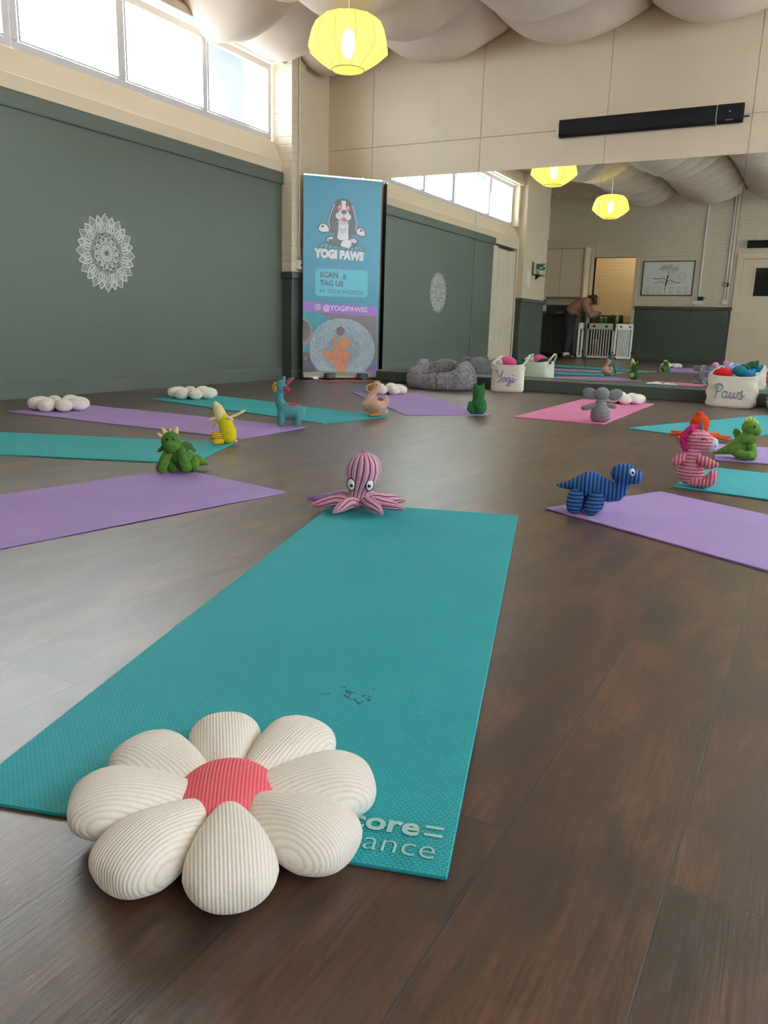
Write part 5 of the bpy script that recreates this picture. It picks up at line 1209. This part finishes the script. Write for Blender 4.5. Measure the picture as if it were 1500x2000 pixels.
# ================================================================== DOG BEDS, BASKETS
fur = NT('grey_shaggy_fur'); b = fur.b; b.inputs['Roughness'].default_value = .95; b.inputs['Sheen Weight'].default_value = .6; b.inputs['Sheen Tint'].default_value = (.6, .6, .6, 1)
tc = fur.n('ShaderNodeTexCoord'); n1 = fur.n('ShaderNodeTexNoise'); n1.inputs['Scale'].default_value = 26; n1.inputs['Detail'].default_value = 8; n1.inputs['Distortion'].default_value = 1.5; fur.l(tc.outputs['Object'], n1.inputs['Vector'])
fur.l(fur.ramp(n1.outputs[0], [(.3, lin('67656a')), (.52, lin('8f8d91')), (.72, lin('b1afb3'))]), b.inputs['Base Color']); fur.bump(n1.outputs[0], 1.0, .02)
fleece = plush('pale_fleece', 'c9c6c4', .1, 40)
def fur_tufts(o, n, ln, seed, mat_):
    me = o.data; rr = random.Random(seed); m = MB(); P = list(me.polygons); tot = 0
    for _ in range(n):
        p = rr.choice(P); c = p.center + Vector((rr.uniform(-1, 1), rr.uniform(-1, 1), rr.uniform(-1, 1))) * .008; d = (p.normal * .8 + Vector((rr.uniform(-1, 1), rr.uniform(-1, 1), rr.uniform(-.9, .4))) * .9).normalized()
        sd = d.cross(Vector((rr.uniform(-1, 1), rr.uniform(-1, 1), rr.uniform(-1, 1)))).normalized() * .0028
        m.add([c - sd, c + sd, c + d * ln * rr.uniform(.6, 1.1)], [(0, 1, 2)])
    f = m.build('fur', mat_, o); tag(f, kind='stuff'); return f
def dog_bed(label, x, y, a, b_, h, rz):
    t = thing('dog_bed', label, 'dog bed', (x, y, 0), rz, 'grey plush dog beds')
    m = MB(); n = 40; P_ = []; R_ = []
    for i in range(n + 1):
        an = 2 * PI * i / n - PI / 2
        hh = h * (1 - .46 * max(0, -math.sin(an + .25)) ** 1.3) * (1 - .06 * math.cos(6 * an)); sq = (abs(math.cos(an)) ** 4 + abs(math.sin(an)) ** 4) ** -.25
        rad = hh / 2; P_.append((math.cos(an) * (a - .065) * sq * .94, math.sin(an) * (b_ - .065) * sq * .94, rad)); R_.append((.064 * (1 - .16 * math.cos(6 * an)), rad))
    m.loft(P_, R_, 20, caps=False, up=(0, 0, 1))
    w_ = m.build('bolster', fur.m, t, smooth=True)
    fur_tufts(w_, 5200, .017, 3, fur.m)
    MB().ell((0, 0, .045), (a * .80, b_ * .80, .06)).build('cushion', fleece, t, smooth=True)
    return t
dog_bed('grey fluffy dog bed with a low front standing against the mirror plinth', -3.25, 7.15, .335, .28, .27, math.radians(12))
dog_bed('grey fluffy dog bed just peeking in at the right edge beside the wide toy basket', -.02, 7.22, .33, .27, .26, 0)

canvas = mat('cream_cotton_rope', 'e4dccb', .85, noise=.05, nscale=12, bump=.3, bscale=40)
_cn = NT('cream_rope_weave'); b = _cn.b; b.inputs['Roughness'].default_value = .9; b.inputs['Base Color'].default_value = lin('e6dfd0'); tcx = _cn.n('ShaderNodeTexCoord'); wv = _cn.n('ShaderNodeTexWave'); wv.bands_direction = 'Z'; wv.inputs['Scale'].default_value = 45; _cn.l(tcx.outputs['Object'], wv.inputs['Vector']); _cn.bump(wv.outputs['Fac'], .5, .003)
rope = _cn.m
def stroke(mb, pts, r, face):
    P_ = smooth_path([(a, 0, c) for a, c in pts], 6); P_ = [Vector(face(p.x, p.z)) for p in P_]; mb.loft(P_, [r] * len(P_), 8)
def bag(label, x, y, w_, d_, h, rz, strokes, ink, fold):
    t = thing('storage_basket', label, 'basket', (x, y, 0), rz, 'cream rope baskets')
    def prof(z):  # half width and half depth at height z
        f = z / h; return (w_ / 2 * (1.02 - .03 * f + fold * .05 * math.sin(PI * f) - .10 * max(0, .06 - f) / .06), d_ / 2 * (1.0 + .03 * math.sin(PI * f) - .12 * max(0, .06 - f) / .06))
    def shell(z0, z1, off, n=64, rows=22):
        vs_ = []; 
        for j in range(rows + 1):
            z = z0 + (z1 - z0) * j / rows; hw, hd = prof(z)
            for k in range(n):
                a = 2 * PI * k / n; ca, sa = math.cos(a), math.sin(a); e = .55
                px = (hw - off) * math.copysign(abs(ca) ** e, ca); py = (hd - off) * math.copysign(abs(sa) ** e, sa)
                zz = z + (.006 * math.cos(2 * a) if j == rows else 0); vs_.append((px + fold * .006 * math.sin(z * 60 + a * 3), py, zz))
        return vs_
    n, rows = 64, 22; o_ = shell(0, h, 0); i_ = shell(.008, h, .008); N = len(o_); fs_ = []
    for j in range(rows):
        for k in range(n):
            k2 = (k + 1) % n; fs_.append((j * n + k, j * n + k2, (j + 1) * n + k2, (j + 1) * n + k)); fs_.append((N + j * n + k, N + (j + 1) * n + k, N + (j + 1) * n + k2, N + j * n + k2))
    for k in range(n): k2 = (k + 1) % n; fs_.append((rows * n + k, rows * n + k2, N + rows * n + k2, N + rows * n + k))
    fs_.append(tuple(range(n))[::-1]); fs_.append(tuple(range(N, N + n)))
    MB().add(o_ + i_, fs_).build('basket_body', rope, t, smooth=True)
    hw, hd = prof(h)
    for sx_, ln in ((-1, .8), (1, 1)):
        x_ = sx_ * hw * .98
        pts = [(x_, -hd * .42, h - .05), (x_ + sx_ * .002, -hd * .42, h), (x_ * (.93 if sx_ < 0 else 1.0) + .045 * (1 if sx_ < 0 else .9), -hd * .25, h + .062 * ln), (x_ * .9 + .06, 0, h + .085 * ln), (x_ * .95 + .045, hd * .25, h + .062 * ln), (x_ + sx_ * .002, hd * .42, h), (x_, hd * .42, h - .05)]
        P_ = smooth_path(pts, 5); MB().loft(P_, [(.0105, .0065)] * len(P_), 12).build('handle', rope, t, smooth=True)
    m = MB(); hdm = lambda z: prof(z)[1]
    face = lambda a, c: (a, -hdm(c) * (1 - .02 * (abs(a) / (w_ / 2)) ** 4) - .0015, c)
    for st in strokes: stroke(m, st, .0050, face)
    m.build('lettering', ink, t, smooth=True)
    return t
sc = lambda strokes, k, dx, dz: [[((x) * k + dx, (y) * k + dz) for x, y in st] for st in strokes]
Y_ = [[(0, 5.6), (.3, 6.2), (.55, 5.9), (.6, 4.9), (1.0, 4.0), (1.6, 4.2), (2.3, 5.9)], [(2.4, 6.1), (2.1, 5.0), (1.9, 3.6), (1.5, 2.3), (.8, 2.0)],
      [(2.8, 3.6), (2.4, 2.9), (2.7, 2.2), (3.4, 2.4), (3.5, 3.3), (3.0, 3.7), (2.8, 3.4), (3.5, 3.3), (4.1, 3.5)],
      [(5.2, 3.5), (4.5, 3.7), (4.1, 2.9), (4.6, 2.2), (5.2, 3.0), (5.3, 3.6), (5.2, 2.0), (4.9, .9), (4.3, .6), (4.2, 1.3), (5.2, 2.0), (5.9, 2.6)],
      [(6.0, 3.5), (5.9, 2.6), (6.3, 2.0), (6.9, 2.7), (7.0, 3.2)], [(6.15, 4.5), (6.2, 4.6)]]
P2_ = [[(1.0, 5.7), (.9, 4.0), (.5, 1.9)], [(0, 5.0), (.2, 5.9), (1.3, 6.4), (2.3, 5.9), (2.4, 4.9), (1.6, 4.0), (.9, 3.9)],
       [(3.9, 3.9), (3.0, 4.0), (2.6, 3.0), (3.1, 2.1), (3.8, 2.7), (4.0, 3.8), (3.9, 2.5), (4.4, 2.2), (4.9, 3.0), (5.1, 3.9)],
       [(5.1, 3.9), (4.9, 2.7), (5.3, 2.1), (5.9, 2.7), (6.1, 3.8), (6.0, 2.6), (6.5, 2.2), (7.1, 3.0), (7.1, 3.9), (7.6, 3.7)],
       [(7.6, 3.7), (8.4, 4.5), (8.2, 3.4), (8.6, 2.6), (8.1, 1.9), (7.5, 2.1)], [(8.5, 2.6), (9.1, 3.1)]]
YX, YY, YR = -2.62, 7.31, math.radians(14)
bag('smaller cream rope basket with lilac script and pink plush inside, beside the grey dog bed', YX, YY, .305, .26, .265, YR, sc(Y_, .0262, -.098, .045), mat('lilac_thread', '8a80b4', .8), 0)
PX, PY, PR = -.62, 7.29, math.radians(1)
bag('wider cream rope basket with blue-grey script, piled with colourful plush toys', PX, PY, .375, .28, .265, PR, sc(P2_, .0262, -.13, .030), mat('slate_thread', '8691a8', .8), 1)
def ball(label, cx, cy, cz, shapes, name='plush_toy', cat='soft toy'):
    t = thing(name, label, cat, (cx, cy, cz))
    for nm, c, r, mt, rot in shapes: MB().ell(c, r, rot).build(nm, mt, t, smooth=True)
    return t
hot = plush('hot_pink_plush', 'e8609a', .1); wh = plush('white_plush', 'e9e4e6', .05); fgreen = plush('forest_green_plush', '2c5a40', .2)
ball('pink and white plush peeking out of the smaller basket', YX + .0, YY - .03, .285, [('body', (.01, 0, 0), (.075, .06, .05), hot, (0, .2, 0)), ('muzzle', (-.065, -.01, -.01), (.045, .045, .035), wh, (0, 0, 0))])
ball('dark green plush lying beside the pink one in the smaller basket', YX + .085, YY + .05, .262, [('body', (0, 0, 0), (.07, .06, .04), fgreen, (0, 0, 0)), ('ear', (.04, 0, .035), (.02, .015, .02), fgreen, (0, 0, 0))])
PT = [('red ball plush at the front of the wide toy basket', -.085, -.05, .275, [('body', (0, 0, 0), (.075, .055, .048), plush('red_plush', 'd8262e', .08), (0, 0, 0))]),
      ('teal fish plush in the middle of the wide toy basket', .045, -.03, .300, [('body', (0, 0, 0), (.06, .045, .045), plush('teal_plush', '1f7f86', .15), (0, .3, 0)), ('tail', (.06, 0, -.02), (.03, .02, .03), plush('teal_plush', '1f7f86', .15), (0, 0, 0))]),
      ('dark green crinkled plush on top of the wide toy basket', .07, .03, .325, [('body', (0, 0, 0), (.05, .04, .035), fgreen, (0, 0, 0)), ('frill', (-.04, -.02, -.03), (.03, .03, .035), fgreen, (0, .6, 0)), ('ear', (.03, 0, .02), (.02, .02, .025), fgreen, (0, .5, 0))]),
      ('bright blue plush at the right of the wide toy basket', .115, -.045, .280, [('body', (0, 0, 0), (.055, .045, .038), plush('azure_plush', '2f86b8', .15), (0, -.2, 0)), ('ear', (.03, 0, .03), (.018, .012, .02), plush('azure_plush', '2f86b8', .15), (0, 0, 0))]),
      ('spotted turquoise plush at the left of the wide toy basket', -.125, .0, .290, [('body', (0, 0, 0), (.05, .045, .045), plush('turquoise_spots', '6fb7c0', .75, 45), (0, .7, 0)), ('paw', (.03, -.02, .03), (.02, .02, .02), plush('turquoise_spots', '6fb7c0', .75, 45), (0, 0, 0))]),
      ('lavender plush at the back of the wide toy basket', -.04, .05, .305, [('body', (0, 0, 0), (.06, .045, .04), plush('lavender_plush', '9f97cf', .1), (0, 0, 0)), ('ear', (.04, 0, .02), (.02, .015, .02), plush('lavender_plush', '9f97cf', .1), (0, 0, 0))])]
for lb, dx, dy, z, shp in PT: ball(lb, PX + dx, PY + dy, z, shp)
t = thing('octopus_toy', 'pink plush octopus hanging out over the left rim of the wide toy basket', 'soft toy', (PX - .165, PY + .03, .27))
m = MB(); m.loft([(0, 0, -.03), (0, 0, .02), (.005, 0, .06)], [.028, .03, .026]); m.ell((.006, 0, .065), (.032, .03, .03)); m.blob('body', plush('dusty_rose_plush', 'd58fb4', .15), t, .004, 3)
MB().loft(smooth_path([(-.02, 0, -.0), (-.05, 0, .012), (-.09, 0, .002)], 4), [(.016, .012)] * 7 + [(.01, .008), (.006, .005)], 14).build('tentacle', plush('lilac_plush', 'a884c4'), t, smooth=True)
